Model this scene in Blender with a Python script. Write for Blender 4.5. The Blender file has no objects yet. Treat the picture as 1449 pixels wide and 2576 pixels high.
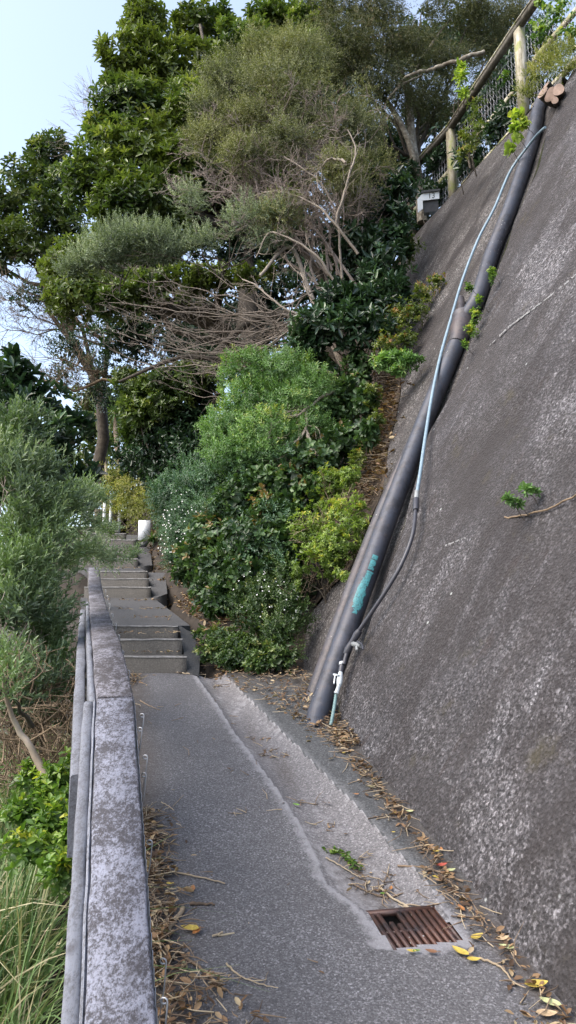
import bpy, math, random
import numpy as np
from mathutils import Vector, Matrix
rng = np.random.default_rng(7)
random.seed(7)
S = bpy.context.scene
COL = S.collection
# ------------------------------------------------------------------ camera geometry
F = 1862.0; HOR = 1600.0
PITCH = math.atan((HOR - 1288) / F)
CAM = np.array([0.0, 0.0, 1.98])
def ray(x, y):
    u = (x - 724.5) / F; v = (1288 - y) / F
    d = np.array([u, math.cos(PITCH) - v * math.sin(PITCH), math.sin(PITCH) + v * math.cos(PITCH)])
    return d / d[1]
def P(x, y, d): return CAM + ray(x, y) * d
SL = 0.234
def on_path(x, y):
    r = ray(x, y); return CAM + r * (-1.98 / (r[2] - SL))
_A = on_path(1449, 2550); _B = on_path(850, 1830)
AX = (_B - _A) / np.linalg.norm(_B - _A)
_T = CAM + ray(1350, 300) * 8.0
WN = np.cross(AX, _T - on_path(795, 1825)); WN /= np.linalg.norm(WN)
if WN[0] > 0: WN = -WN
WC = WN @ _B
UPS = np.cross(AX, WN); UPS /= np.linalg.norm(UPS)
if UPS[2] < 0: UPS = -UPS
def on_wall(x, y, off=0.0):
    r = ray(x, y); t = (WC + off - WN @ CAM) / (WN @ r); return CAM + r * t
def nz(a): return a / np.maximum(np.linalg.norm(a, axis=-1, keepdims=True), 1e-9)
# smooth pseudo noise
_K = rng.normal(size=(24, 3)); _PH = rng.uniform(0, 6.28, 24)
def noise(p, fr=1.0, seed=0):
    p = np.asarray(p, float) * fr + seed * 3.17
    s = 0
    for i in range(0, 8): s = s + np.sin(p @ _K[i] * 1.6 + _PH[i] + seed) * .5
    for i in range(8, 16): s = s + np.sin(p @ _K[i] * 3.6 + _PH[i] - seed) * .3
    return s / 2.2
# ------------------------------------------------------------------ objects
def tag(o, label=None, cat=None, group=None, kind=None):
    if label: o['label'] = label
    if cat: o['category'] = cat
    if group: o['group'] = group
    if kind: o['kind'] = kind
    return o
def empty(name, loc, label=None, cat=None, group=None):
    o = bpy.data.objects.new(name, None); COL.objects.link(o)
    o.location = Vector([float(c) for c in loc]); o.empty_display_size = .1
    return tag(o, label, cat, group)
class MB:
    def __init__(s): s.v = []; s.n = 0; s.f = {}; s.r = {}
    def add(s, v, f, r=None):
        v = np.asarray(v, float).reshape(-1, 3); f = np.asarray(f, int)
        k = f.shape[1]
        s.f.setdefault(k, []).append(f + s.n)
        if r is None: r = rng.random()
        s.r.setdefault(k, []).append(np.broadcast_to(np.asarray(r, float), (len(f),)).copy())
        s.v.append(v); s.n += len(v)
    def box(s, c, sx, sy, sz, ax=None, ay=None, az=None, r=None):
        c = np.asarray(c, float)
        ax = np.array([1, 0, 0.]) if ax is None else np.asarray(ax); ay = np.array([0, 1, 0.]) if ay is None else np.asarray(ay)
        az = np.array([0, 0, 1.]) if az is None else np.asarray(az)
        v = [c + ax * (i * sx / 2) + ay * (j * sy / 2) + az * (k * sz / 2) for i in (-1, 1) for j in (-1, 1) for k in (-1, 1)]
        f = [(0, 1, 3, 2), (4, 6, 7, 5), (0, 4, 5, 1), (2, 3, 7, 6), (0, 2, 6, 4), (1, 5, 7, 3)]
        s.add(v, f, r)
    def tube(s, pts, rad, sides=6, r=None, cap=True):
        pts = np.asarray(pts, float); n = len(pts)
        rad = np.broadcast_to(np.asarray(rad, float), (n,))
        t = np.zeros_like(pts); t[1:-1] = pts[2:] - pts[:-2]; t[0] = pts[1] - pts[0]; t[-1] = pts[-1] - pts[-2]
        t = nz(t)
        ref = np.array([0.13, 0.21, 1.0]) if abs(t[:, 2]).mean() < .8 else np.array([1., .2, .1])
        a = nz(np.cross(t, ref)); b = np.cross(t, a)
        an = np.arange(sides) / sides * 2 * math.pi
        v = pts[:, None] + rad[:, None, None] * (np.cos(an)[None, :, None] * a[:, None] + np.sin(an)[None, :, None] * b[:, None])
        i = np.arange(n - 1)[:, None]; j = np.arange(sides)[None]; j2 = (j + 1) % sides
        f = np.stack([i * sides + j, i * sides + j2, (i + 1) * sides + j2, (i + 1) * sides + j], -1).reshape(-1, 4)
        r = rng.random() if r is None else r
        s.add(v.reshape(-1, 3), f, r)
        if cap and sides >= 5:
            for e in (0, n - 1):
                s.v.append(v[e]); ids = np.arange(sides) + s.n; s.n += sides
                s.f.setdefault(sides, []).append((ids if e else ids[::-1])[None]); s.r.setdefault(sides, []).append(np.array([r]))
    def build(s, name, mat, parent=None, smooth=False, attr=None):
        me = bpy.data.meshes.new(name)
        v = np.concatenate(s.v) if s.v else np.zeros((0, 3))
        if parent is not None and parent.type == 'EMPTY' or parent is not None:
            off = np.array(world_loc(parent)); v = v - off
            o_loc = (0, 0, 0)
        else:
            off = v.mean(0); off = np.array([off[0], off[1], v[:, 2].min()]); v = v - off; o_loc = off
        me.vertices.add(len(v)); me.vertices.foreach_set('co', v.astype(np.float32).ravel())
        ks = sorted(s.f); loops = []; starts = []; tot = 0; rs = []
        for k in ks:
            f = np.concatenate(s.f[k]); loops.append(f.ravel()); starts.append(np.arange(len(f)) * k + tot); tot += f.size
            rs.append(np.concatenate(s.r[k]))
        loops = np.concatenate(loops); starts = np.concatenate(starts); rs = np.concatenate(rs)
        me.loops.add(len(loops)); me.loops.foreach_set('vertex_index', loops.astype(np.int32))
        me.polygons.add(len(starts)); me.polygons.foreach_set('loop_start', starts.astype(np.int32))
        me.update(calc_edges=True)
        at = me.attributes.new('rnd', 'FLOAT', 'FACE'); at.data.foreach_set('value', rs.astype(np.float32))
        if attr is not None:
            for an_, av in attr.items():
                a2 = me.attributes.new(an_, 'FLOAT', 'POINT'); a2.data.foreach_set('value', np.asarray(av, np.float32))
        if smooth: me.polygons.foreach_set('use_smooth', np.ones(len(starts), bool))
        me.materials.append(mat)
        o = bpy.data.objects.new(name, me); COL.objects.link(o)
        o.location = Vector([float(c) for c in o_loc])
        if parent is not None: o.parent = parent
        return o
def world_loc(o):
    l = np.array(o.location[:], float)
    while o.parent is not None:
        o = o.parent; l = l + np.array(o.location[:], float)
    return l
# ------------------------------------------------------------------ materials
MAT = {}
def newmat(name):
    m = bpy.data.materials.new(name); m.use_nodes = True
    nt = m.node_tree; b = nt.nodes['Principled BSDF']; MAT[name] = m
    return m, nt, b
def nd(nt, t, **k):
    n = nt.nodes.new(t)
    for a, b in k.items(): setattr(n, a, b)
    return n
def ramp(nt, stops, fac, interp='LINEAR'):
    r = nd(nt, 'ShaderNodeValToRGB'); e = r.color_ramp.elements; r.color_ramp.interpolation = interp
    while len(e) < len(stops): e.new(.5)
    for i, (p, c) in enumerate(stops):
        e[i].position = p; e[i].color = (c[0], c[1], c[2], 1) if not isinstance(c, (int, float)) else (c, c, c, 1)
    nt.links.new(fac, r.inputs[0]); return r.outputs[0]
def nse(nt, scale, det=4, rough=.6, vec=None, dist=0):
    n = nd(nt, 'ShaderNodeTexNoise'); n.inputs['Scale'].default_value = scale; n.inputs['Detail'].default_value = det
    n.inputs['Roughness'].default_value = rough; n.inputs['Distortion'].default_value = dist
    if vec is not None: nt.links.new(vec, n.inputs['Vector'])
    return n.outputs[0]
def mapping(nt, scale=(1, 1, 1), rot=(0, 0, 0)):
    g = nd(nt, 'ShaderNodeNewGeometry'); m = nd(nt, 'ShaderNodeMapping')
    m.inputs['Scale'].default_value = scale; m.inputs['Rotation'].default_value = rot
    nt.links.new(g.outputs['Position'], m.inputs[0]); return m.outputs[0]
def mix(nt, fac, a, b, mode='MIX'):
    m = nd(nt, 'ShaderNodeMix', data_type='RGBA', blend_type=mode)
    for s, v in ((0, fac), (6, a), (7, b)):
        if hasattr(v, 'is_linked') or hasattr(v, 'links'): nt.links.new(v, m.inputs[s])
        else: m.inputs[s].default_value = v if s == 0 else (v[0], v[1], v[2], 1)
    return m.outputs[2]
def mth(nt, op, a, b=0.0, clamp=False):
    m = nd(nt, 'ShaderNodeMath', operation=op); m.use_clamp = clamp
    for s, v in ((0, a), (1, b)):
        if hasattr(v, 'links'): nt.links.new(v, m.inputs[s])
        else: m.inputs[s].default_value = v
    return m.outputs[0]
def bump(nt, b, h, strength=.5, dist=.01):
    n = nd(nt, 'ShaderNodeBump'); n.inputs['Strength'].default_value = strength; n.inputs['Distance'].default_value = dist
    nt.links.new(h, n.inputs['Height']); nt.links.new(n.outputs[0], b.inputs['Normal'])
def attr(nt, name):
    a = nd(nt, 'ShaderNodeAttribute', attribute_name=name); return a.outputs['Fac']
def vor(nt, scale, vec=None, feat='F1', out='Distance'):
    n = nd(nt, 'ShaderNodeTexVoronoi', feature=feat); n.inputs['Scale'].default_value = scale
    if vec is not None: nt.links.new(vec, n.inputs['Vector'])
    return n.outputs[out]
def leafmat(name, stops, rough=.4, tr=.25, big=None, bigscale=1.2, spec=.5):
    m, nt, b = newmat(name)
    c = ramp(nt, stops, attr(nt, 'rnd'))
    if big:
        n = nse(nt, bigscale, 2, .5, mapping(nt))
        f = ramp(nt, [(.42, 0.), (.62, 1.)], n)
        c = mix(nt, f, c, mix(nt, .55, c, big))
    nt.links.new(c, b.inputs['Base Color']); b.inputs['Roughness'].default_value = rough
    b.inputs['Specular IOR Level'].default_value = spec
    t = nd(nt, 'ShaderNodeBsdfTranslucent'); 
    cc = mix(nt, 1.0, c, (1.5, 1.7, .7), 'MULTIPLY'); nt.links.new(cc, t.inputs[0])
    ms = nd(nt, 'ShaderNodeMixShader'); ms.inputs[0].default_value = tr
    nt.links.new(b.outputs[0], ms.inputs[1]); nt.links.new(t.outputs[0], ms.inputs[2])
    nt.links.new(ms.outputs[0], nt.nodes['Material Output'].inputs[0])
    return m
def woodmat(name, c1, c2, c3, sc=30, stretch=(1, 1, 1), rough=.85, bs=.4, moss=None):
    m, nt, b = newmat(name)
    v = mapping(nt, stretch)
    n = nse(nt, sc, 6, .65, v); c = ramp(nt, [(.3, c1), (.5, c2), (.68, c3)], n)
    n2 = nse(nt, sc * .12, 3, .6, v)
    c = mix(nt, mth(nt, 'MULTIPLY', ramp(nt, [(.45, 0.), (.65, 1.)], n2), .5), c, c1)
    if moss:
        n3 = nse(nt, 5, 4, .7, mapping(nt)); c = mix(nt, ramp(nt, [(.52, 0.), (.62, .8)], n3), c, moss)
    nt.links.new(c, b.inputs['Base Color']); b.inputs['Roughness'].default_value = rough
    bump(nt, b, n, bs, .01); return m
# foliage palettes (albedo)
leafmat('leaf_low', [(0, (.03, .06, .018)), (.5, (.07, .12, .032)), (.9, (.13, .19, .05)), (1, (.26, .27, .08))], .4, .2, None)
leafmat('leaf_glossy', [(0, (.032, .055, .018)), (.4, (.075, .12, .030)), (.75, (.145, .20, .05)), (1, (.27, .30, .08))], .33, .22, (.16, .19, .04), .55)
leafmat('leaf_glossy_far', [(0, (.03, .05, .018)), (.5, (.06, .095, .03)), (.9, (.11, .15, .04)), (1, (.18, .2, .06))], .36, .22, (.12, .16, .03), .6)
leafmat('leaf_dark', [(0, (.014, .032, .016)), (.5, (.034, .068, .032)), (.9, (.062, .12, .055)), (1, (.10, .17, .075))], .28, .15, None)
leafmat('leaf_olive', [(0, (.07, .08, .04)), (.4, (.14, .155, .075)), (.8, (.24, .25, .13)), (1, (.32, .32, .22))], .6, .2, (.26, .26, .10), .9)
leafmat('leaf_grey', [(0, (.09, .12, .07)), (.5, (.23, .28, .18)), (.9, (.38, .43, .31)), (1, (.5, .53, .40))], .6, .2, None)
leafmat('leaf_greyolive', [(0, (.06, .08, .035)), (.5, (.12, .15, .07)), (1, (.24, .26, .16))], .6, .2, None)
leafmat('leaf_kanuka', [(0, (.035, .045, .018)), (.5, (.075, .085, .032)), (.85, (.13, .13, .05)), (1, (.19, .14, .07))], .6, .2, (.13, .14, .05), .7)
leafmat('leaf_hebe', [(0, (.05, .11, .03)), (.5, (.12, .23, .065)), (.85, (.20, .33, .10)), (1, (.36, .40, .10))], .45, .25, (.20, .32, .13), 1.2)
leafmat('leaf_vine', [(0, (.022, .05, .018)), (.5, (.055, .105, .034)), (.88, (.10, .17, .05)), (.96, (.15, .21, .07)), (1, (.22, .15, .06))], .42, .2, None)
leafmat('leaf_lime', [(0, (.08, .13, .025)), (.5, (.18, .26, .05)), (.9, (.30, .38, .08)), (1, (.5, .46, .08))], .4, .3, None)
leafmat('leaf_bluegreen', [(0, (.04, .085, .045)), (.5, (.09, .17, .095)), (1, (.17, .28, .16))], .4, .2, None)
leafmat('leaf_front', [(0, (.06, .095, .055)), (.5, (.15, .21, .12)), (.85, (.26, .33, .20)), (1, (.36, .42, .27))], .5, .2, (.18, .27, .09), 2.2)
leafmat('leaf_cover', [(0, (.05, .10, .02)), (.5, (.11, .20, .035)), (.9, (.24, .33, .05)), (1, (.42, .42, .06))], .4, .3, None)
leafmat('leaf_fern', [(0, (.12, .14, .035)), (.5, (.24, .25, .07)), (1, (.40, .34, .15))], .6, .35, None)
leafmat('leaf_vinelight', [(0, (.16, .24, .04)), (.6, (.33, .42, .07)), (1, (.55, .50, .08))], .45, .35, None)
leafmat('leaf_new', [(0, (.05, .08, .02)), (.6, (.13, .17, .03)), (.85, (.26, .24, .05)), (1, (.32, .15, .06))], .4, .3, None)
leafmat('grass_blade', [(0, (.05, .10, .035)), (.5, (.12, .20, .065)), (.72, (.20, .26, .10)), (.86, (.36, .34, .19)), (1, (.50, .43, .28))], .5, .15, None)
leafmat('dry_litter', [(0, (.06, .035, .02)), (.4, (.16, .09, .045)), (.75, (.30, .19, .10)), (1, (.45, .36, .22))], .7, .1, None)
leafmat('dry_twigs', [(0, (.10, .07, .05)), (.5, (.25, .18, .12)), (1, (.46, .38, .26))], .8, .05, None)
leafmat('petal', [(0, (.75, .75, .72)), (1, (.85, .83, .85))], .6, .2, None)
def twigmat(name, a, b_):
    m, nt, b = newmat(name); n = nse(nt, 40, 4, .7, mapping(nt))
    c = mix(nt, ramp(nt, [(.35, 0.), (.65, 1.)], n), a, b_)
    c = mix(nt, mth(nt, 'MULTIPLY', attr(nt, 'rnd'), .5), c, tuple(x * 1.35 for x in b_))
    nt.links.new(c, b.inputs['Base Color']); b.inputs['Roughness'].default_value = .85; return m
twigmat('twig_pink', (.12, .095, .08), (.30, .245, .21))
twigmat('twig_grey', (.13, .105, .08), (.33, .28, .23))
twigmat('twig_mid', (.08, .062, .048), (.23, .19, .155))
twigmat('twig_brown', (.08, .055, .035), (.22, .16, .10))
woodmat('bark_lichen', (.07, .055, .04), (.20, .17, .13), (.40, .38, .32), 14, bs=.8)
woodmat('bark_dark', (.03, .024, .018), (.07, .055, .04), (.12, .10, .075), 14, bs=.8)
woodmat('bark_pale', (.20, .15, .11), (.36, .29, .22), (.48, .41, .33), 9, (1, 1, .3), bs=.5)
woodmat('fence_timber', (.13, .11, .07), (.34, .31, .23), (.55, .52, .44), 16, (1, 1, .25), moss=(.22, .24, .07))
woodmat('fence_timber_shade', (.05, .04, .03), (.11, .10, .08), (.20, .18, .14), 16, (1, 1, .6))  # darker copy of fence_timber with shade put into the colour
woodmat('sleeper_wood', (.10, .085, .06), (.20, .17, .13), (.30, .27, .21), 14)
def plain(name, c, rough=.5, metal=0., var=.3, sc=20, bs=0):
    m, nt, b = newmat(name); n = nse(nt, sc, 5, .65, mapping(nt))
    cc = ramp(nt, [(.3, tuple(x * (1 - var) for x in c)), (.7, tuple(min(1, x * (1 + var)) for x in c))], n)
    nt.links.new(cc, b.inputs['Base Color']); b.inputs['Roughness'].default_value = rough; b.inputs['Metallic'].default_value = metal
    if bs: bump(nt, b, n, bs, .005)
    return m
plain('galv', (.42, .43, .45), .45, .6)
plain('hose_blue', (.20, .28, .34), .5, 0, .2)
plain('poly_black', (.045, .045, .055), .38, 0, .2)
plain('fitting_grey', (.24, .25, .25), .5, .2)
plain('valve_white', (.50, .54, .56), .5, 0, .25, 60)
plain('copper_green', (.16, .26, .26), .6, 0, .3, 60)
plain('white_paint', (.74, .77, .80), .5, 0, .05)
plain('dark_metal', (.04, .04, .045), .5)
plain('lime_wash', (.20, .20, .20), .9, 0, .5, 60)
plain('letter_ink', (.03, .03, .03), .6)
plain('pit_dark', (.02, .017, .013), .95)
plain('soil', (.035, .027, .02), .95, 0, .5, 6, .5)
plain('soil_dry', (.075, .055, .04), .95, 0, .5, 8, .5)
plain('red_post', (.30, .09, .05), .7)
plain('cut_wood', (.42, .30, .24), .8, 0, .35, 12, .4)
# weathered rail cap: peeling white paint over dark lichened timber
def railmat(name, light, dark, thr, sc):
    m, nt, b = newmat(name)
    v = mapping(nt, (1, .55, 1)); n = nse(nt, sc, 8, .72, v); n2 = nse(nt, sc * .16, 4, .6, v)
    nf = nse(nt, sc * 2.6, 5, .8, v); s = mth(nt, 'ADD', mth(nt, 'ADD', mth(nt, 'MULTIPLY', n, .45), mth(nt, 'MULTIPLY', nf, .55)), mth(nt, 'MULTIPLY', mth(nt, 'SUBTRACT', n2, .5), .30))
    n3 = nse(nt, 5, 3, .6, v)
    lt = mix(nt, ramp(nt, [(.4, 0.), (.65, 1.)], n3), light, tuple(x * .8 for x in light))
    c = mix(nt, ramp(nt, [(thr - .06, 0.), (thr + .055, 1.)], s), dark, lt)
    bl = nse(nt, 11, 3, .5, v); c = mix(nt, ramp(nt, [(.62, 0.), (.70, .8)], bl), c, (.045, .04, .042))
    nt.links.new(c, b.inputs['Base Color']); b.inputs['Roughness'].default_value = .8; bump(nt, b, s, .6, .006); return m
railmat('rail_near', (.25, .26, .315), (.045, .042, .048), .512, 75)
railmat('rail_far', (.22, .215, .245), (.042, .036, .037), .518, 50)
railmat('rail_side', (.18, .19, .22), (.09, .09, .098), .48, 80)
railmat('rail_lip', (.25, .265, .31), (.10, .10, .11), .47, 60)
# roughcast wall
def wallmat(name, c_lo, c_mid, c_hi, streak, moss=False):
    m, nt, b = newmat(name)
    pos = mapping(nt)
    # coordinates aligned with the slope: x' along the base, y' up the slope
    g = nd(nt, 'ShaderNodeNewGeometry')
    def dot(vec):
        d = nd(nt, 'ShaderNodeVectorMath', operation='DOT_PRODUCT'); nt.links.new(g.outputs['Position'], d.inputs[0]); d.inputs[1].default_value = tuple(float(x) for x in vec)
        return d.outputs['Value']
    cx = nd(nt, 'ShaderNodeCombineXYZ'); nt.links.new(mth(nt, 'MULTIPLY', dot(AX), 1.0), cx.inputs[0]); nt.links.new(mth(nt, 'MULTIPLY', dot(UPS), .28), cx.inputs[1])
    fine = nse(nt, 60, 6, .75, pos)
    gr = nse(nt, 28, 5, .7, pos)
    c = ramp(nt, [(.41, tuple(x * .6 for x in c_lo)), (.49, c_mid), (.59, c_hi)], mth(nt, 'ADD', mth(nt, 'MULTIPLY', fine, .6), mth(nt, 'MULTIPLY', gr, .4)))
    ag = vor(nt, 70, pos, out='Color'); agv = nd(nt, 'ShaderNodeSeparateColor'); nt.links.new(ag, agv.inputs[0])
    c = mix(nt, .85, c, mix(nt, 1.0, c, ramp(nt, [(0, .25), (.5, .72), (.82, 1.45), (1, 2.5)], agv.outputs[0]), 'MULTIPLY'))
    bigv = nse(nt, 1.6, 5, .6, pos); c = mix(nt, ramp(nt, [(.4, 0.), (.62, .65)], bigv), c, c_lo)
    st = nse(nt, 2.6, 5, .65, cx.outputs[0], .3); c = mix(nt, ramp(nt, [(.46, 0.), (.60, streak)], st), c, (.026, .021, .021))
    wd = nse(nt, .75, 6, .62, pos); c = mix(nt, ramp(nt, [(.44, 0.), (.62, .72)], wd), c, (.032, .027, .026))
    wl = nse(nt, .5, 4, .6, cx.outputs[0]); c = mix(nt, ramp(nt, [(.5, 0.), (.75, .16)], wl), c, mix(nt, 1.0, c, (1.7, 1.65, 1.65), 'MULTIPLY'))
    st2 = nse(nt, 1.3, 5, .6, cx.outputs[0]); c = mix(nt, ramp(nt, [(.55, 0.), (.78, .16)], st2), c, (.16, .15, .15))
    bl = nse(nt, 7, 4, .6, cx.outputs[0]); c = mix(nt, ramp(nt, [(.62, 0.), (.68, .6)], bl), c, (.04, .03, .028))
    sp = vor(nt, 42, pos); c = mix(nt, mth(nt, 'MULTIPLY', ramp(nt, [(.07, .6), (.16, 0.)], sp), ramp(nt, [(.5, 0.), (.62, 1.)], nse(nt, 3.5, 4, .6, pos))), c, (.34, .33, .34))
    sp2 = vor(nt, 3.1, pos); c = mix(nt, ramp(nt, [(.022, .8), (.045, 0.)], sp2), c, (.40, .42, .41))
    mp = nse(nt, 3.0, 4, .6, pos); c = mix(nt, ramp(nt, [(.62, 0.), (.74, .5)], mp), c, (.07, .06, .03))
    if moss: c = mix(nt, ramp(nt, [(.35, .3), (.6, .95)], nse(nt, 2.2, 5, .6, pos)), c, (.075, .085, .022))
    nt.links.new(c, b.inputs['Base Color']); b.inputs['Roughness'].default_value = .9
    hh = mth(nt, 'ADD', mth(nt, 'MULTIPLY', vor(nt, 55, pos), .6), gr)
    bump(nt, b, hh, 1.0, .022); return m
wallmat('roughcast_main', (.040, .037, .040), (.094, .089, .094), (.225, .217, .228), .7)
wallmat('roughcast_old', (.045, .040, .038), (.108, .099, .095), (.20, .19, .19), .9)
wallmat('roughcast_moss', (.05, .045, .035), (.10, .09, .075), (.2, .19, .16), .5, True)
# asphalt / cement path
def pathmat(name, lo, mid, hi, pale, palec=(.29, .285, .30), sc=75, agm=.62):
    m, nt, b = newmat(name); pos = mapping(nt)
    fine = nse(nt, sc, 6, .75, pos); c = ramp(nt, [(.36, lo), (.5, mid), (.68, hi)], fine)
    ag = vor(nt, 140, pos, out='Color'); agv = nd(nt, 'ShaderNodeSeparateColor'); nt.links.new(ag, agv.inputs[0])
    c = mix(nt, agm, c, mix(nt, 1.0, c, ramp(nt, [(0, .45), (.55, .8), (.85, 1.35), (1, 2.4)], agv.outputs[0]), 'MULTIPLY'))
    big = nse(nt, 1.3, 5, .6, pos); c = mix(nt, ramp(nt, [(.35, 0.), (.7, .5)], big), c, lo)
    sp = vor(nt, 60, pos); c = mix(nt, ramp(nt, [(.10, .8 * agm), (.18, 0.)], sp), c, (.30, .30, .32))
    e = attr(nt, 'pale'); en = nse(nt, 22, 6, .7, pos)
    f = ramp(nt, [(.42, 0.), (.60, 1.)], mth(nt, 'ADD', mth(nt, 'MULTIPLY', e, .38), mth(nt, 'MULTIPLY', en, .62)))
    c = mix(nt, mth(nt, 'MULTIPLY', f, pale), c, palec)
    d = attr(nt, 'dirt'); c = mix(nt, mth(nt, 'MULTIPLY', d, ramp(nt, [(.3, .4), (.6, 1.)], nse(nt, 14, 5, .7, pos))), c, (.055, .042, .032))
    nt.links.new(c, b.inputs['Base Color']); b.inputs['Roughness'].default_value = .85
    bump(nt, b, mth(nt, 'ADD', fine, mth(nt, 'MULTIPLY', sp, .5)), .6, .006); return m
pathmat('asphalt', (.062, .060, .063), (.122, .119, .125), (.235, .23, .24), .7, sc=110)
pathmat('asphalt_verge', (.04, .042, .043), (.078, .080, .082), (.15, .15, .155), .55, (.2, .2, .205))
pathmat('gutter_cement', (.11, .104, .106), (.18, .172, .175), (.28, .27, .28), .6, (.42, .41, .42))
pathmat('concrete_step', (.055, .050, .043), (.085, .079, .071), (.14, .132, .12), .3, agm=.15)
pathmat('concrete_land', (.040, .040, .041), (.066, .066, .068), (.115, .113, .115), .3, agm=.2)
plain('nosing_wear', (.20, .195, .19), .85, 0, .45, 25)
# cast iron pipe
def pipemat(name, base, rust, f):
    m, nt, b = newmat(name); pos = mapping(nt)
    n = nse(nt, 3, 7, .7, pos); c = mix(nt, ramp(nt, [(.40, 0.), (.65, f)], n), base, rust)
    c = mix(nt, ramp(nt, [(.48, 0.), (.62, .75)], nse(nt, 9, 7, .75, pos)), c, (.024, .024, .028))
    c = mix(nt, ramp(nt, [(.55, 0.), (.7, .6)], nse(nt, 22, 6, .75, pos)), c, (.105, .078, .068))
    c = mix(nt, ramp(nt, [(.58, 0.), (.75, .4)], nse(nt, 5, 6, .7, pos)), c, (.17, .17, .19))
    sp = vor(nt, 26, pos); sn = nse(nt, 2.2, 3, .5, pos)
    ff = mth(nt, 'MULTIPLY', ramp(nt, [(.07, 1.), (.13, 0.)], sp), ramp(nt, [(.52, 0.), (.56, 1.)], sn))
    c = mix(nt, ff, c, (.5, .5, .48))
    nt.links.new(c, b.inputs['Base Color']); b.inputs['Roughness'].default_value = .5; b.inputs['Metallic'].default_value = .15
    bump(nt, b, nse(nt, 50, 5, .7, pos), .35, .004); return m
pipemat('iron_pipe', (.048, .056, .076), (.070, .058, .060), .4)
pipemat('iron_rust', (.056, .056, .066), (.095, .068, .060), .6)
pipemat('grate_iron', (.075, .042, .036), (.20, .075, .035), .55)
m, nt, b = newmat('turquoise_paint'); n = nse(nt, 60, 6, .75, mapping(nt)); nt.links.new(ramp(nt, [(.35, (.035, .08, .09)), (.58, (.06, .26, .28))], n), b.inputs['Base Color']); b.inputs['Roughness'].default_value = .5
# ------------------------------------------------------------------ heights (world z)
_ys = np.array([-6, 7.0, 7.02, 7.35, 7.7, 10.2, 10.8, 11.7, 12.7, 13.9, 14.9, 16, 20, 30, 60])
_zs = np.array([-1.404, 1.64, 1.66, 1.8, 2.09, 2.48, 2.93, 3.06, 3.62, 3.8, 4.05, 4.25, 4.6, 5.5, 8.])
def basez(y): return np.interp(y, _ys, _zs)
_ye = np.array([-6, 7, 10.2, 10.8, 11.7, 12.7, 13.9, 14.9, 17, 22, 60])
_xe = np.array([3.05, -.95, -1.884, -2.05, -2.37, -2.61, -3.04, -3.42, -4.2, -6, -20])      # right edge of steps
def xl(y): return -.2295 * y - np.interp(y, [0, 7, 9, 11, 15, 30], [.0, .1, .27, .45, 1.0, 3.0])
GLy = np.array([3.45, 3.53, 3.66, 3.86, 4.17, 4.62, 5.09, 5.55, 6.11, 6.9]); GLu = np.array([1.12, 1.085, 1.015, 1.03, 1.033, 1.0, .946, .886, .846, .76])
GRy = np.array([3.48, 3.63, 3.93, 4.4, 4.93, 5.63, 6.69, 6.9]); GRu = np.array([1.46, 1.49, 1.45, 1.40, 1.323, 1.22, 1.063, 1.03])
def path_h(u, y):
    z = SL * y
    gl = np.interp(y, GLy, GLu); gr = np.interp(y, GRy, GRu); t = (u - gl) / np.maximum(gr - gl, .05)
    dip = np.where((t > 0) & (t < 1), np.sin(np.clip(t, 0, 1) * math.pi) ** .7, 0) * np.clip((y - 3.3) / .3, 0, 1) * .055
    z = z - dip + np.clip(u - gr, 0, 1) * .06 * np.clip((y - 3.6), 0, 1)
    return z + .004 * noise(np.stack([u * 2, y * 2, 0 * y], -1), 2)
def U(x, y): return x + .2295 * y
def XY(u, y): return u - .2295 * y
# ------------------------------------------------------------------ terrain
def terrain_z(x, y):
    u = x + .2295 * y; b = basez(y)
    xr = np.interp(y, _ye, _xe)
    foot = np.where(y < 6.3, 3.2, np.interp(y, [6.3, 6.9, 8, 22, 60], [3.2, 1.66, 1.2, .9, .9]))
    xw = 2.45 - .2295 * y                                            # toe of the steep face (behind the wall)
    xw2 = np.where(y > 11, np.interp(y, [11, 16, 60], [-.07, -2.4, -17]), xw)
    x0 = xr + .15
    z = b - .09 + np.clip(x - x0, 0, np.maximum(xw2 - x0, .01)) * np.interp(y, [6.9, 7.2, 8.5], [0, .10, .40])
    zw = np.where(y < 11, np.minimum(b, SL * y) - .1, b - .2) + np.clip(x - xw2, 0, None) * 1.87
    z = np.where(x > xw2, np.maximum(np.where(y < 9, np.minimum(z, zw + .1), z), zw), z)
    z = np.minimum(z, 8.05 + .30 * np.clip(x - 1.5, 0, 60) + .03 * (y - 8) + .2 * noise(np.stack([x, y, 0 * x], -1), .6))
    left = np.clip(xl(y) - .14 - x, 0, None)
    zl = b - .12 - np.clip(left - .9, 0, 9) * .9 - np.clip(left, 0, .9) * .15
    return np.where(left > 0, np.maximum(zl, -7 + .0 * b), z) + .03 * noise(np.stack([x, y, 0 * x], -1), 1.8)
def grid_mesh(xs, ys, zf, mb=None):
    X, Y = np.meshgrid(xs, ys); Z = zf(X, Y); nx, ny = len(xs), len(ys)
    mb = mb or MB(); i = np.arange(ny - 1)[:, None] * nx; j = np.arange(nx - 1)[None]
    f = np.stack([i + j, i + j + 1, i + j + 1 + nx, i + j + nx], -1).reshape(-1, 4)
    mb.add(np.stack([X, Y, Z], -1).reshape(-1, 3), f, .5); return mb
def tz(X, Y):
    z = terrain_z(X, Y)
    # keep the ground under the path and the steps
    inside = (X > xl(Y) - .05) & (X < np.interp(Y, _ye, _xe) + .3)
    return np.where(inside, z - .12, z)
xs = np.concatenate([np.linspace(-60, -8, 30), np.linspace(-7.8, 5, 150), np.linspace(5.3, 40, 50)])
ys = np.concatenate([np.linspace(-6, 20, 210), np.linspace(20.5, 70, 50)])
tag(grid_mesh(xs, ys, tz).build('ground', MAT['soil'], smooth=True), 'dark soil hillside under the bushes', 'ground', kind='structure')
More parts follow.
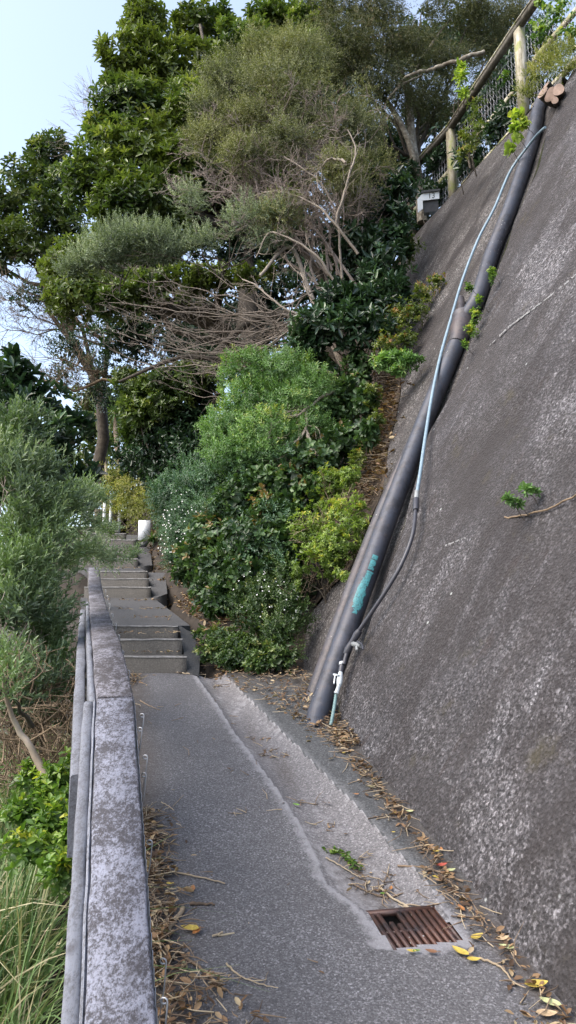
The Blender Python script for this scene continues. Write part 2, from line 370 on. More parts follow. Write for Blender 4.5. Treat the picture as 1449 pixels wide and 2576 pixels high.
mb = MB(); mb.add([(-900, -300, -9), (900, -300, -9), (900, 1500, -9), (-900, 1500, -9)], [(0, 1, 2, 3)], .5)
tag(mb.build('valley_ground', MAT['soil'], smooth=True), 'flat valley ground far below', 'ground', kind='structure')
# ------------------------------------------------------------------ path, gutter, verge
GC = [(1.120, 3.467), (1.454, 3.51), (1.472, 3.241), (1.146, 3.189)]   # grate corners in (u, y)
def in_quad(u, y, q, g=0):
    c = np.mean(q, 0); ok = np.ones_like(u, bool)
    for i in range(4):
        a = np.array(q[i]); b = np.array(q[(i + 1) % 4]); e = b - a; n = np.array([-e[1], e[0]]); n = n / np.linalg.norm(n)
        if (c - a) @ n < 0: n = -n
        ok &= ((u - a[0]) * n[0] + (y - a[1]) * n[1]) > -g
    return ok
def path_meshes():
    us = np.linspace(-.1, 2.05, 150); yy = np.concatenate([np.linspace(-4, 2.4, 25), np.linspace(2.44, 5, 190), np.linspace(5.02, 7.03, 90)])
    Uu, Y = np.meshgrid(us, yy); Z = path_h(Uu, Y); X = XY(Uu, Y)
    nx = len(us); V = np.stack([X, Y, Z], -1).reshape(-1, 3)
    i = np.arange(len(yy) - 1)[:, None] * nx; j = np.arange(nx - 1)[None]
    fc = np.stack([i + j, i + j + 1, i + j + 1 + nx, i + j + nx], -1).reshape(-1, 4)
    uc = Uu.ravel()[fc].mean(1); yc = Y.ravel()[fc].mean(1)
    gl = np.interp(yc, GLy, GLu); gr = np.interp(yc, GRy, GRu); jit = .007 * noise(np.stack([uc * 9, yc * 9, 0 * yc], -1), 1.5)
    hole = in_quad(uc, yc, GC, -.012)
    isg = (uc > gl + jit) & (uc < gr + jit) & (yc > 3.42)
    isv = (uc >= gr + jit) & (yc > 3.6 + jit * 3) & ~isg
    glp = np.interp(Y, GLy, GLu); grp = np.interp(Y, GRy, GRu)
    d = np.minimum(abs(Uu - glp), abs(Uu - grp)); pale = np.clip(1 - d / .09, 0, 1) * (Y > 3.2)
    pale = pale * np.where(Uu > grp, .75, .9)
    cg = np.mean(GC, 0); dg = np.sqrt(((Uu - cg[0]) / .29) ** 2 + ((Y - cg[1]) / .26) ** 2); pale = np.maximum(pale, np.clip((.90 + .10 * noise(np.stack([Uu * 7, Y * 7, 0 * Y], -1), 1.3) - dg) * 3, 0, .9))
    gi = (Uu > glp) & (Uu < grp) & (Y > 3.4); pale = np.where(gi, .25 + .75 * np.clip((Y - 3.4) / .5, 0, 1) * 0 + .3 * noise(np.stack([Uu * 4, Y * 2, 0 * Y], -1), 1.5), pale)
    dirt = np.clip(1 - abs(Uu - 1.62) / .12, 0, 1) * .9 + np.clip(1 - (Uu - .16) / .2, 0, 1) * .9
    dirt = np.maximum(dirt, np.clip((Y - 6.2) / 1.2, 0, 1) * np.clip((Uu - .75) * 3, 0, 1) * 1.0)
    tg = (Uu - glp) / np.maximum(grp - glp, .05); dirt = np.maximum(dirt, gi * np.exp(-((tg - .45) / .22) ** 2) * np.clip(.35 + .6 * noise(np.stack([Uu * 3, Y * 1.2, 0 * Y], -1), 1.6), 0, .8))
    dirt = np.clip(dirt, 0, 1)
    for nm, msk, mat, lab in (('path', ~isg & ~isv & ~hole, 'asphalt', 'grey asphalt footpath'), ('gutter', isg & ~hole, 'gutter_cement', 'pale cement drainage channel'), ('path_verge', isv & ~hole, 'asphalt_verge', 'darker strip of path beside the wall')):
        f = fc[msk]; used = np.unique(f); remap = -np.ones(len(V), int); remap[used] = np.arange(len(used))
        mb = MB(); mb.add(V[used], remap[f], .5)
        o = mb.build(nm, MAT[mat], smooth=True, attr={'pale': pale.ravel()[used], 'dirt': dirt.ravel()[used]}); tag(o, lab, 'path', kind='structure')
path_meshes()
# ------------------------------------------------------------------ drain grate
def grate():
    t = empty('drain_grate', (XY(1.3, 3.35), 3.35, SL * 3.35), 'rusty iron slotted drain grate set in pale cement at the gutter end', 'drain grate')
    def g(a, b, dz=0):
        q = [np.array(c) for c in GC]; p = (q[0] * (1 - a) + q[1] * a) * (1 - b) + (q[3] * (1 - a) + q[2] * a) * b
        return np.array([XY(p[0], p[1]), p[1], SL * p[1] - .012 + dz])
    def bar(mb, a0, a1, b0, b1, h=.02, top=0.):
        v = [g(a, b, dz + top) for dz in (-h, 0) for (a, b) in ((a0, b0), (a1, b0), (a1, b1), (a0, b1))]
        ins = .0
        mb.add(v, [(4, 5, 6, 7), (0, 1, 5, 4), (1, 2, 6, 5), (2, 3, 7, 6), (3, 0, 4, 7), (0, 3, 2, 1)])
    fr = MB(); bar(fr, 0, 1, 0, .07); bar(fr, 0, 1, .93, 1); bar(fr, 0, .045, .07, .93); bar(fr, .955, 1, .07, .93)
    bar(fr, .04, .96, .47, .50, .012, -.008)
    fr.build('frame', MAT['grate_iron'], t)
    n = 10
    for k in range(n):
        a = .045 + .91 * (k + .5) / n
        b = MB(); w = .026
        if k in (2, 3): bar(b, a - w, a + w, .30 + .05 * (k - 2), .93, .02, -.002)
        else: bar(b, a - w, a + w, .07, .93, .02, -.002)
        b.build('bar', MAT['grate_iron'], t)
    pit = MB()
    c = g(.5, .5, -.16); ex = nz(g(1, .5) - g(0, .5)); ey = nz(g(.5, 1) - g(.5, 0))
    for (p, q) in (((0, 0), (1, 0)), ((1, 0), (1, 1)), ((1, 1), (0, 1)), ((0, 1), (0, 0))):
        A, B = g(*p, .0), g(*q, .0); A2, B2 = g(*p, -.3), g(*q, -.3); pit.add([A, B, B2, A2], [(0, 1, 2, 3)])
    pit.add([g(0, 0, -.12), g(1, 0, -.12), g(1, 1, -.12), g(0, 1, -.12)], [(0, 1, 2, 3)])
    pit.build('sump', MAT['pit_dark'], t)
grate()
# ------------------------------------------------------------------ stairs
def stair(name, lab, group, ys_, zs_, ztop_prev, xl_, xr_, yend):
    t = empty('stair_flight', ((xl_[0] + xr_[0]) / 2, ys_[0], ztop_prev), lab, 'steps', 'flights of concrete steps up the path')
    for k, (y0, z1) in enumerate(zip(ys_, zs_)):
        y1 = ys_[k + 1] + .01 if k + 1 < len(ys_) else yend
        zb = ztop_prev - .12 if k == 0 else zs_[k - 1] - .1
        a, b = xl_[k], xr_[k]; sk = -.25
        n = 14; mb = MB()
        xs_ = np.linspace(a, b, n); jt = .006 * noise(np.stack([xs_ * 6, xs_ * 0 + k, xs_ * 0], -1), 2)
        vv = np.concatenate([np.stack([xs_, y0 + jt + .0 * xs_, np.full(n, zb)], -1), np.stack([xs_, y0 + jt, np.full(n, z1) + jt * .7], -1),
                             np.stack([xs_ + sk * (y1 - y0), np.full(n, y1), np.full(n, z1 + .01)], -1), np.stack([xs_ + sk * (y1 - y0), np.full(n, y1), np.full(n, zb)], -1)])
        fs = [(r * n + i, r * n + i + 1, (r + 1) * n + i + 1, (r + 1) * n + i) for r in range(3) for i in range(n - 1)]
        fs += [(0, n, 2 * n, 3 * n), (n - 1, 4 * n - 1, 3 * n - 1, 2 * n - 1)]
        mb.add(vv, fs, .5)
        o = mb.build('step', MAT['concrete_step'], t, attr=None)
        nb = MB(); e = np.array([0, -.004, .003]); hh_ = (.014 + .004 * noise(vv[n:2 * n], 9))[:, None] * np.array([0, 0, 1.])
        nv = np.concatenate([vv[n:2 * n] + e - hh_, vv[n:2 * n] + e, vv[n:2 * n] + (0, .04, .0045)]); nb.add(nv, [(r * n + i, r * n + i + 1, (r + 1) * n + i + 1, (r + 1) * n + i) for r in range(2) for i in range(n - 1)])
        nb.build('nosing', MAT['nosing_wear'], o)
def XR(px, py, d): return P(px, py, d)[0]
stair('a', 'nearest flight of three broad concrete steps at the end of the asphalt path', 'g', [7.0, 7.35, 7.7], [1.795, 1.95, 2.085], 1.64, [-1.85, -1.9, -2.0], [XR(470, 1650, 7), XR(459, 1610, 7.35), XR(448, 1575, 7.7)], 8.1)
stair('b', 'second flight of three steps above the sloping landing', 'g', [10.2, 10.55, 10.9], [2.645, 2.785, 2.92], 2.50, [-2.8, -2.85, -2.95], [XR(380, 1480, 10.2), XR(375, 1460, 10.55), XR(371, 1438, 10.9)], 11.2)
stair('c', 'third flight of four narrow steps partly behind the grey-green branch', 'g', [11.8, 12.1, 12.4, 12.7], [3.20, 3.335, 3.48, 3.62], 3.05, [-3.35, -3.4, -3.5, -3.6], [XR(347, 1408, 11.8), XR(345, 1393, 12.1), XR(343, 1378, 12.4), XR(341, 1364, 12.7)], 13.0)
stair('d', 'farthest steps climbing to the timber retaining wall', 'g', [13.6, 13.95, 14.7, 15.05], [3.74, 3.90, 4.06, 4.2], 3.62, [-4.2, -4.3, -4.5, -4.6], [XR(317, 1355, 13.6), XR(317, 1344, 13.95), XR(298, 1334, 14.7), XR(297, 1326, 15.05)], 15.6)
def slab(name, pts, mat, lab, thick=.12, kind='structure', dirt=0.):
    pts = np.array(pts, float); n = len(pts); mb = MB()
    mb.add(np.concatenate([pts, pts - (0, 0, thick)]), [tuple(range(n))[::1]], .5)
    mb.add(np.concatenate([pts, pts - (0, 0, thick)]), [(i, i + n, (i + 1) % n + n, (i + 1) % n) for i in range(n)], .5)
    return tag(mb.build(name, MAT[mat]), lab, 'path', kind=kind)
slab('landing', [(-2.05, 8.05, 2.09), (XR(440, 1572, 7.75) + .12, 8.05, 2.09), (XR(425, 1530, 9.2), 9.2, 2.29), (XR(385, 1508, 10.22), 10.22, 2.50), (-2.85, 10.22, 2.50)], 'concrete_land', 'sloping concrete landing')
slab('landing', [(-3.0, 11.15, 2.925), (XR(372, 1436, 11.15), 11.15, 2.925), (XR(352, 1428, 11.82), 11.82, 3.06), (-3.4, 11.82, 3.06)], 'concrete_land', 'upper concrete landing')
slab('landing', [(-3.7, 12.95, 3.62), (XR(341, 1364, 12.95), 12.95, 3.62), (XR(318, 1360, 13.62), 13.62, 3.64), (-4.3, 13.62, 3.64)], 'concrete_land', 'top concrete landing')
slab('landing', [(-4.35, 14.2, 3.9), (XR(317, 1346, 14.2), 14.2, 3.9), (XR(298, 1338, 14.72), 14.72, 3.92), (-4.6, 14.72, 3.92)], 'concrete_land', 'farthest concrete landing')
# pads to the right of the steps
def pad(px, mat, lab, ds):
    slab('landing', [P(x, y, d) for (x, y), d in zip(px, ds)], mat, lab, .3)
pad([(471, 1690), (500, 1700), (507, 1600), (470, 1585), (450, 1572)], 'concrete_land', 'cement ramp beside the nearest steps', [6.98, 6.9, 8.2, 8.0, 8.0])
pad([(380, 1508), (421, 1493), (415, 1441), (373, 1440)], 'concrete_land', 'concrete slab right of the second flight', [10.15, 10.2, 11.1, 11.1])
pad([(347, 1424), (383, 1422), (377, 1376), (344, 1376)], 'concrete_land', 'concrete slab right of the third flight', [11.8, 11.9, 12.7, 12.7])
pad([(318, 1361), (350, 1357), (345, 1346), (318, 1345)], 'concrete_land', 'grey slab beside the farthest steps', [13.5, 13.5, 14., 14.])
# ------------------------------------------------------------------ retaining wall
EDGE = [(850, 1833), (852, 1778), (874, 1703), (914, 1623), (945, 1528), (1004, 1378), (1027, 1278), (1084, 1089), (1140, 989), (1180, 889), (1248, 689), (1297, 550), (1345, 440), (1376, 330), (1402, 270), (1449, 158)]
def resample(pts, n):
    pts = np.asarray(pts, float); d = np.r_[0, np.cumsum(np.linalg.norm(np.diff(pts, axis=0), axis=1))]
    t = np.linspace(0, d[-1], n); return np.stack([np.interp(t, d, pts[:, i]) for i in range(3)], -1)
def loft(A, B, n, disp, sc=2.0, off=0.):
    A = np.asarray(A); B = np.asarray(B); t = np.linspace(0, 1, n)[None, :, None]
    V = A[:, None] * (1 - t) + B[:, None] * t
    m = len(A); V = V.reshape(-1, 3); V = V + WN * (off + disp * noise(V, sc))[:, None]
    i = np.arange(m - 1)[:, None] * n; j = np.arange(n - 1)[None]
    return V, np.stack([i + j, i + j + 1, i + j + 1 + n, i + j + n], -1).reshape(-1, 4)
wall = empty('retaining_wall', on_wall(1045, 2070), 'tall sloping roughcast concrete retaining wall right of the path', 'retaining wall')
EW = resample([on_wall(*p) for p in EDGE], 120)
EW[0] += -UPS * .12
far = EW + 0
bot = EW[0] - AX * 9.0; top = EW[-1] - AX * 9.0
t_ = np.linspace(0, 1, 120)[:, None]; Rt = bot * (1 - t_) + top * t_
V, Fc = loft(EW, Rt, 180, .022, 1.3); mb = MB(); mb.add(V, Fc, .5); mb.build('main_panel', MAT['roughcast_main'], wall, smooth=True)
IN = .10
V, Fc = loft(EW - WN * IN - AX * .0, EW, 8, .0); mb = MB(); V = V + 0; mb.add(V, Fc, .5)
edge_v = V.copy(); mb = MB(); mb.add(edge_v, Fc, .5); mb.build('panel_edge', MAT['roughcast_moss'], wall, smooth=True)
# top coping
V, Fc = loft(np.array([EW[-1] + (Rt[-1] - EW[-1]) * s for s in np.linspace(0, 1, 40)]), np.array([EW[-1] + (Rt[-1] - EW[-1]) * s - WN * .5 + np.array([0, 0, .0]) for s in np.linspace(0, 1, 40)]), 3, 0)
mb = MB(); mb.add(V, Fc, .5); mb.build('coping', MAT['roughcast_old'], wall, smooth=True)
LE = [(728, 1712), (745, 1640), (785, 1540), (835, 1480), (880, 1440), (905, 1380), (962, 1235), (982, 1120), (1008, 1000), (1012, 900), (1005, 800), (1003, 752), (1015, 690), (1038, 598)]
LW = resample([on_wall(*p, -IN) for p in LE], 110)
RR = resample([on_wall(*p, -IN) for p in EDGE[:-1]] + [on_wall(1400, 200, -IN)], 110) - AX * .12
V, Fc = loft(LW, RR, 70, .014, 1.8); mb = MB(); mb.add(V, Fc, .5); mb.build('old_panel', MAT['roughcast_old'], wall, smooth=True)
# thickness of the old panel at its free edge and top
V, Fc = loft(LW - WN * .35, LW, 4, 0); mb = MB(); mb.add(V, Fc, .5)
TE = np.array([LW[-1] * (1 - s) + RR[-1] * s for s in np.linspace(0, 1, 30)])
V, Fc = loft(TE, TE - WN * .35, 3, 0); mb.add(V, Fc, .5); mb.build('panel_return', MAT['roughcast_old'], wall, smooth=True)
# pale scratches / lime lines on the wall
def mark(px, w, nm='scratch'):
    A = np.array([on_wall(x, y, .006) for x, y in px]); A = resample(A, 60); mb = MB()
    sd = np.cross(nz(np.gradient(A, axis=0)), WN)
    for i in range(59):
        if rng.random() < .22: continue
        a = w * (.4 + rng.random()); c = A[i] + sd[i] * rng.normal(0, w * .5); d = A[i + 1] + sd[i] * rng.normal(0, w * .5)
        mb.add([c - sd[i] * a, d - sd[i] * a, d + sd[i] * a, c + sd[i] * a], [(0, 1, 2, 3)])
    mb.build('lime_streak', MAT['lime_wash'], wall)
mark([(1018, 1414), (1060, 1398), (1120, 1372), (1178, 1350)], .006)
mark([(1228, 872), (1280, 822), (1330, 785), (1390, 740), (1449, 690)], .012)
# ------------------------------------------------------------------ iron pipe
def onp(px, off): return [on_wall(x, y, off) for x, y in px]
def smooth(pts, n):
    pts = np.asarray(pts, float); m = len(pts); out = []
    ext = np.vstack([2 * pts[0] - pts[1], pts, 2 * pts[-1] - pts[-2]])
    d = np.r_[0, np.cumsum(np.linalg.norm(np.diff(pts, axis=0), axis=1))]
    for t in np.linspace(0, d[-1], n):
        i = min(np.searchsorted(d, t, 'right') - 1, m - 2); s = (t - d[i]) / (d[i + 1] - d[i])
        p0, p1, p2, p3 = ext[i], ext[i + 1], ext[i + 2], ext[i + 3]
        out.append(.5 * (2 * p1 + (p2 - p0) * s + (2 * p0 - 5 * p1 + 4 * p2 - p3) * s * s + (3 * p1 - p0 - 3 * p2 + p3) * s ** 3))
    return np.array(out)
pipe = empty('drain_pipe', on_path(795, 1822), 'large dark cast iron drain pipe running down the sloping wall with a turquoise paint mark', 'drain pipe')
main_px = [(798, 1835), (803, 1790), (895, 1528), (935, 1418), (986, 1278), (1077, 1039), (1150, 862), (1165, 815)]
C1 = smooth([on_wall(x, y, o_) for (x, y), o_ in zip(main_px, (.11, .105, .07, .05, .03, .005, -.01, -.01))], 60); C1[0] -= (0, 0, .03)
mb = MB(); mb.tube(C1, .087, 24); mb.build('lower_pipe', MAT['iron_pipe'], pipe, smooth=True)
C2 = smooth(onp([(1176, 792), (1203, 748), (1237, 640), (1292, 500), (1343, 340), (1354, 275), (1372, 235)], -.01), 50)
mb = MB(); mb.tube(C2, .083, 24); mb.build('upper_pipe', MAT['iron_pipe'], pipe, smooth=True)
Sx = smooth(onp([(1149, 866), (1155, 848), (1163, 815), (1167, 798)], -.008), 14)
mb = MB(); mb.tube(Sx, np.interp(np.linspace(0, 1, 14), [0, .25, .5, .9, .92, 1], [.088, .094, .112, .115, .128, .128]), 24); mb.build('socket_joint', MAT['iron_rust'], pipe, smooth=True)
Sy = smooth(onp([(1160, 812), (1160, 770), (1158, 752)], -.03), 6); mb = MB(); mb.tube(Sy, .045, 12); mb.build('broken_stub', MAT['iron_rust'], pipe, smooth=True)
C3 = smooth([on_wall(x, y, o_) for x, y, o_ in [(772, 1804, .03), (786, 1765, .02), (877, 1510, -.0), (918, 1400, -.02), (967, 1278, -.04), (1032, 1130, -.06), (1066, 1060, -.09)]], 40); C3[0] -= (0, 0, .02)
mb = MB(); mb.tube(C3, np.interp(np.linspace(0, 1, 40), [0, .8, 1], [.075, .07, .06]), 20)
tag(mb.build('side_pipe', MAT['iron_rust'], pipe, smooth=True), 'rusty pipe half hidden behind the main pipe')
# turquoise paint: ragged patch wrapped on the pipe
mb = MB(); cp = smooth(onp([(905, 1502), (935, 1418)], .06), 70)
ax_ = nz(cp[-1] - cp[0]); toc = nz(CAM - cp.mean(0)); n1 = nz(toc - ax_ * (toc @ ax_)); n2 = np.cross(ax_, n1)
pa = np.array(onp([(888, 1548), (920, 1418)], .065)); pa = C1[[np.argmin(np.linalg.norm(C1 - p, axis=1)) for p in pa]]
for i in range(70):
    for j in range(26):
        s = i / 70; a0 = -1.25 + 2.5 * j / 26; a1 = a0 + 2.5 / 26
        w = .50 * (1 - .55 * s) if s < .62 else .26
        c0 = .0 if s < .6 else .05 + .06 * math.sin(s * 20)
        if s > .66 and (.70 < s < .73 or .9 < s < .92): continue
        edge = abs((a0 + a1) / 2 - c0) / w
        if edge + .35 * noise(np.array([s * 9, a0 * 4, 0.]), 1.8) + (.5 if s < .08 else 0) > .95: continue
        q = []
        for ss, aa in ((s, a0), (s, a1), (s + 1 / 70, a1), (s + 1 / 70, a0)):
            c = pa[0] * (1 - ss) + pa[1] * ss; q.append(c + .0895 * (math.cos(aa) * n1 + math.sin(aa) * n2))
        mb.add(q, [(0, 1, 2, 3)])
mb.build('paint_patch', MAT['turquoise_paint'], pipe)
# ------------------------------------------------------------------ small water pipe
wp = empty('water_pipe', on_wall(833, 1812, .02), 'thin blue-grey and black water pipe with tap and valve clipped beside the big drain pipe', 'water pipe')
B = smooth(onp([(1372, 320), (1352, 338), (1325, 372), (1283, 432), (1243, 525), (1204, 600), (1165, 700), (1135, 800), (1107, 900), (1086, 1000), (1070, 1100), (1057, 1190), (1049, 1240)], .10), 80)
mb = MB(); mb.tube(B, .0155, 10); mb.build('blue_hose', MAT['hose_blue'], wp, smooth=True)
Bk = smooth(onp([(1046, 1280), (1038, 1345), (1012, 1415), (975, 1480), (932, 1545), (893, 1602), (876, 1632), (865, 1672)], .10), 60)
mb = MB(); mb.tube(Bk, .0165, 12); mb.build('black_hose', MAT['poly_black'], wp, smooth=True)
def seg(nm, px, r, mat, par=wp, off=.10, lab=None):
    mb = MB(); p = smooth(onp(px, off), max(len(px), 6)); rr = r if not isinstance(r, (list, tuple)) else np.interp(np.linspace(0, 1, len(p)), np.linspace(0, 1, len(r)), r)
    mb.tube(p, rr, 12); o = mb.build(nm, MAT[mat], par, smooth=False)
    if lab: tag(o, lab)
    return o
seg('coupling', [(1049, 1236), (1047, 1258)], [.019, .021, .02], 'fitting_grey')
seg('coupling', [(1047, 1256), (1046, 1284)], [.026, .029, .024], 'poly_black')
te = seg('tee_fitting', [(905, 1586), (897, 1598), (884, 1619), (874, 1638), (870, 1646)], [.023, .031, .031, .022, .024, .031, .031, .023], 'poly_black')
tp = seg('tap', [(888, 1620), (903, 1624), (908, 1624)], [.018, .022, .016], 'fitting_grey', off=.125)
seg('tap_handle', [(899, 1614), (911, 1621), (913, 1634)], [.008, .007, .006], 'poly_black', tp, .15)
seg('tap_spout', [(897, 1626), (898, 1636)], [.010, .010], 'fitting_grey', tp, .14)
seg('hose_clamp', [(861.5, 1668), (860.5, 1674)], [.026, .026], 'white_paint')
seg('reducer', [(860.5, 1675), (857, 1692)], [.024, .021], 'poly_black')
vv = seg('valve', [(857, 1692), (853, 1725)], [.018, .019, .024, .024, .017], 'valve_white')
seg('valve_lever', [(840, 1697), (852, 1699)], [.009, .008], 'valve_white', vv, .125)
seg('valve_lever', [(843, 1697), (840, 1720)], [.006, .005], 'white_paint', vv, .13)
seg('riser', [(853, 1724), (846, 1745)], [.016, .015, .019], 'valve_white')
seg('copper_tail', [(846, 1745), (838, 1795), (832, 1825)], [.0125, .0125], 'copper_green', off=.08)
# ------------------------------------------------------------------ fence on top of the wall
fence = empty('mesh_fence', on_wall(1140, 485, -.25), 'weathered timber fence with chain mesh on top of the sloping wall', 'fence')
pB = on_wall(1140, 490, -.3); pA = on_wall(1318, 285, -.3)
fd = nz((pA - pB) * (1, 1, 0)); fn = np.cross(fd, (0, 0, 1.0)); fn = nz(fn)
sl = (pA[2] - pB[2]) / np.linalg.norm((pA - pB)[:2]); Lf = np.linalg.norm((pA - pB)[:2])
def zof(px, py, p):
    q = P(px, py, p[1]); return q[2]
tB = zof(1138, 322, pB); tA = zof(1311, 68, pA)
def fpt(s, dz): return pB + fd * (s * Lf) + np.array([0, 0, 1.]) * ((pA[2] - pB[2]) * s + dz)
def line_s(px, py):            # place a pixel onto the vertical fence plane
    r = ray(px, py); t = ((pB - CAM) @ fn) / (r @ fn); return CAM + r * t
for nm, (p, t, w) in {'a': (pB, tB, .12), 'b': (pA, tA, .125)}.items():
    mb = MB(); z0 = p[2] - .45; n = 12
    for k in range(n):
        za, zb = z0 + (t - z0) * k / n, z0 + (t - z0) * (k + 1) / n
    mb.box((p[0], p[1], (z0 + t) / 2), w, w, t - z0, fd, fn); o = mb.build('post', MAT['fence_timber'], fence)
def rail(nm, a, b, th, h, mat='fence_timber', off=0.):
    a = line_s(*a) - fn * off; b = line_s(*b) - fn * off; d = nz(b - a); up = np.cross(fn, d); up = up if up[2] > 0 else -up
    mb = MB(); c = (a + b) / 2 - up * h / 2
    mb.box(c, np.linalg.norm(b - a), th, h, d, fn, up); return mb.build(nm, MAT[mat], fence)
if fn @ (CAM - pB) < 0: fn = -fn
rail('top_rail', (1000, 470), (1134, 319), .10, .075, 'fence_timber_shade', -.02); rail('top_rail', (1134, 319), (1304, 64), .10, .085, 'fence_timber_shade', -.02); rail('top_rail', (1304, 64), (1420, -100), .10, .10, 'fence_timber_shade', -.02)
# weathered upper edge of the top rail, paler than its shade-coloured face
for a, b in (((1000, 468), (1134, 317)), ((1134, 317), (1304, 62)), ((1304, 62), (1420, -102))): rail('capping', a, b, .135, .018, 'fence_timber', -.02)
rail('middle_rail', (1000, 560), (1124, 418), .05, .075, off=.09); rail('middle_rail', (1154, 380), (1300, 198), .05, .075, off=.09); rail('middle_rail', (1330, 143), (1470, -25), .05, .09, off=.09)
rail('bottom_board', (1010, 632), (1122, 502), .05, .085, off=.06); rail('bottom_board', (1154, 462), (1300, 300), .05, .10, off=.06); rail('bottom_board', (1330, 265), (1449, 130), .05, .1, off=.06)
pa3 = line_s(1400, -20) - fn * .5; pb3 = line_s(1462, 150) - fn * .5; mb = MB(); mb.tube([pa3, pb3], .06, 4); tag(mb.build('brace', MAT['fence_timber'], fence), 'leaning pale brace at the top')
def wires(A, Bv, h0, h1, cell, rad, mat, par, off):
    L = np.linalg.norm(Bv - A); d = (Bv - A) / L; n = int(L / cell); mb = MB()
    for i in range(n):
        z0 = h0; m = int((h1 - h0) / (cell)); pts = []
        for k in range(m + 1):
            s = (i + (.5 if k % 2 else 0) + .12 * rng.normal()*.3) * cell
            pts.append(A + d * s + np.array([0, 0, h0 + k * cell]) + off * (.01 if k % 2 else -.01))
        mb.tube(pts, rad, 3, cap=False)
        pts = [p + d * cell * .5 * (1 if k % 2 == 0 else -1) for k, p in enumerate(pts)]
        mb.tube(pts, rad, 3, cap=False)
    return mb.build('chain_mesh', mat, par)
q0, q1 = line_s(990, 640), line_s(1449, 140)
hh = tA - pA[2]
wires(q0 - fn * .08, q1 + fd * .6 - fn * .08, .0, hh - .1, .075, .0024, MAT['galv'], fence, fn)
# ------------------------------------------------------------------ house-number box behind the fence
def textmesh(txt, size, mat, parent, origin, ax, ay, an, ext=.002):
    cu = bpy.data.curves.new('number_text', 'FONT'); cu.body = txt; cu.size = size; cu.extrude = ext; cu.align_x = 'CENTER'; cu.align_y = 'CENTER'
    tmp = bpy.data.objects.new('tmp', cu); COL.objects.link(tmp); dg = bpy.context.evaluated_depsgraph_get(); me = bpy.data.meshes.new_from_object(tmp.evaluated_get(dg)); bpy.data.objects.remove(tmp)
    v = np.array([vv.co[:] for vv in me.vertices]); fs = [tuple(p.vertices) for p in me.polygons]
    w = np.asarray(origin) + v[:, :1] * ax + v[:, 1:2] * ay + v[:, 2:3] * an
    m2 = bpy.data.meshes.new('house_number'); off = world_loc(parent); m2.from_pydata([tuple(x) for x in (w - off)], [], fs); m2.materials.append(mat)
    o = bpy.data.objects.new('house_number', m2); COL.objects.link(o); o.parent = parent; return o
def letterbox():
    c = P(1080, 507, 11.6); t = empty('letterbox', c - (0, 0, .25), 'white house-number letterbox reading 13 behind the fence mesh', 'letterbox')
    to = nz((CAM - c) * (1, 1, .45)); rt = nz(np.cross((0, 0, 1.), to)); up = np.cross(to, rt)
    def pan(nm, poly, th, mat, o=0.):
        v = [c + rt * a + up * b + to * o for a, b in poly] + [c + rt * a + up * b + to * (o - th) for a, b in poly]; n = len(poly)
        mb = MB(); mb.add(v, [tuple(range(n))]); mb.add(v, [(i, (i + 1) % n, (i + 1) % n + n, i + n) for i in range(n)]); return mb.build(nm, MAT[mat], t)
    pan('number_plate', [(-.11, .03), (.17, .03), (.17, .15), (-.11, .15)], .03, 'white_paint')
    pan('side_board', [(-.20, -.16), (-.11, -.10), (-.11, .15), (-.20, .06)], .03, 'white_paint', -.004)
    pan('roof_board', [(-.13, .152), (.185, .152), (.185, .185), (-.13, .185)], .2, 'dark_metal', .03)
    pan('box_body', [(-.10, -.16), (.15, -.16), (.15, .03), (-.10, .03)], .2, 'dark_metal', -.04)
    textmesh('13', .125, MAT['letter_ink'], t, c + rt * .04 + up * .09 + to * .002, rt, up, to)
letterbox()
# ------------------------------------------------------------------ handrail on the left
RP = np.array([(-.292 + .19, .70, 0.985), (-0.292, 1.42, 1.313), (-.578, 2.54, 1.777)])
rp2 = [(-.578, 2.54, 1.777), tuple(P(270, 1628, 3.2)), tuple(P(256, 1572, 4.15)), tuple(P(244, 1510, 6)), tuple(P(238, 1464, 7.6)), tuple(P(236, 1428, 9.2))]
hr = empty('timber_handrail', (XY(0, 2.5), 2.5, SL * 2.5), 'long weathered timber rail with flaking pale paint along the left edge of the path', 'handrail')
def prof(pts, l0, l1, z0, z1, nm, mat, n=60, par=hr, wob=.002, lab=None):
    pts = np.asarray(pts, float); L = np.linalg.norm(np.diff(pts, axis=0), axis=1).sum(); n = max(8, int(L / .035)); c = resample(pts, n)
    if len(pts) > 3: c = smooth(pts, n)
    t = np.gradient(c, axis=0) * (1, 1, 0); t = nz(t); sd = np.stack([t[:, 1], -t[:, 0], 0 * t[:, 0]], -1)
    w = [wob * noise(c + q, 9 + q) for q in (1, 2, 3, 4)]; up = np.array([0, 0, 1.])
    ch = .006
    rows = [c + sd * (l0 + w[0])[:, None] + up * z0, c + sd * (l0 + w[0])[:, None] + up * (z1 - ch), c + sd * (l0 + ch + w[0])[:, None] + up * z1,
            c + sd * (l1 - ch + w[1])[:, None] + up * z1, c + sd * (l1 + w[1])[:, None] + up * (z1 - ch), c + sd * (l1 + w[1])[:, None] + up * z0]
    V = np.stack(rows, 1).reshape(-1, 3); k = 6; i = np.arange(n - 1)[:, None]; j = np.arange(k)[None]; j2 = (j + 1) % k
    f = np.stack([i * k + j, i * k + j2, (i + 1) * k + j2, (i + 1) * k + j], -1).reshape(-1, 4)
    mb = MB(); mb.add(V, f, .5); mb.add(V, [tuple(range(6)), tuple(range((n - 1) * 6, n * 6))[::-1]], .5)
    o = mb.build(nm, MAT[mat], par); 
    if lab: tag(o, lab)
    return o
prof(RP, -.060, .060, -.055, 0, 'cap_board', 'rail_near', lab='near cap board, pale and speckled')
prof(rp2, -.060, .060, -.055, .004, 'cap_board', 'rail_far', lab='far cap board, browner and more flaked')
lo = np.array([0, 0, -.02])
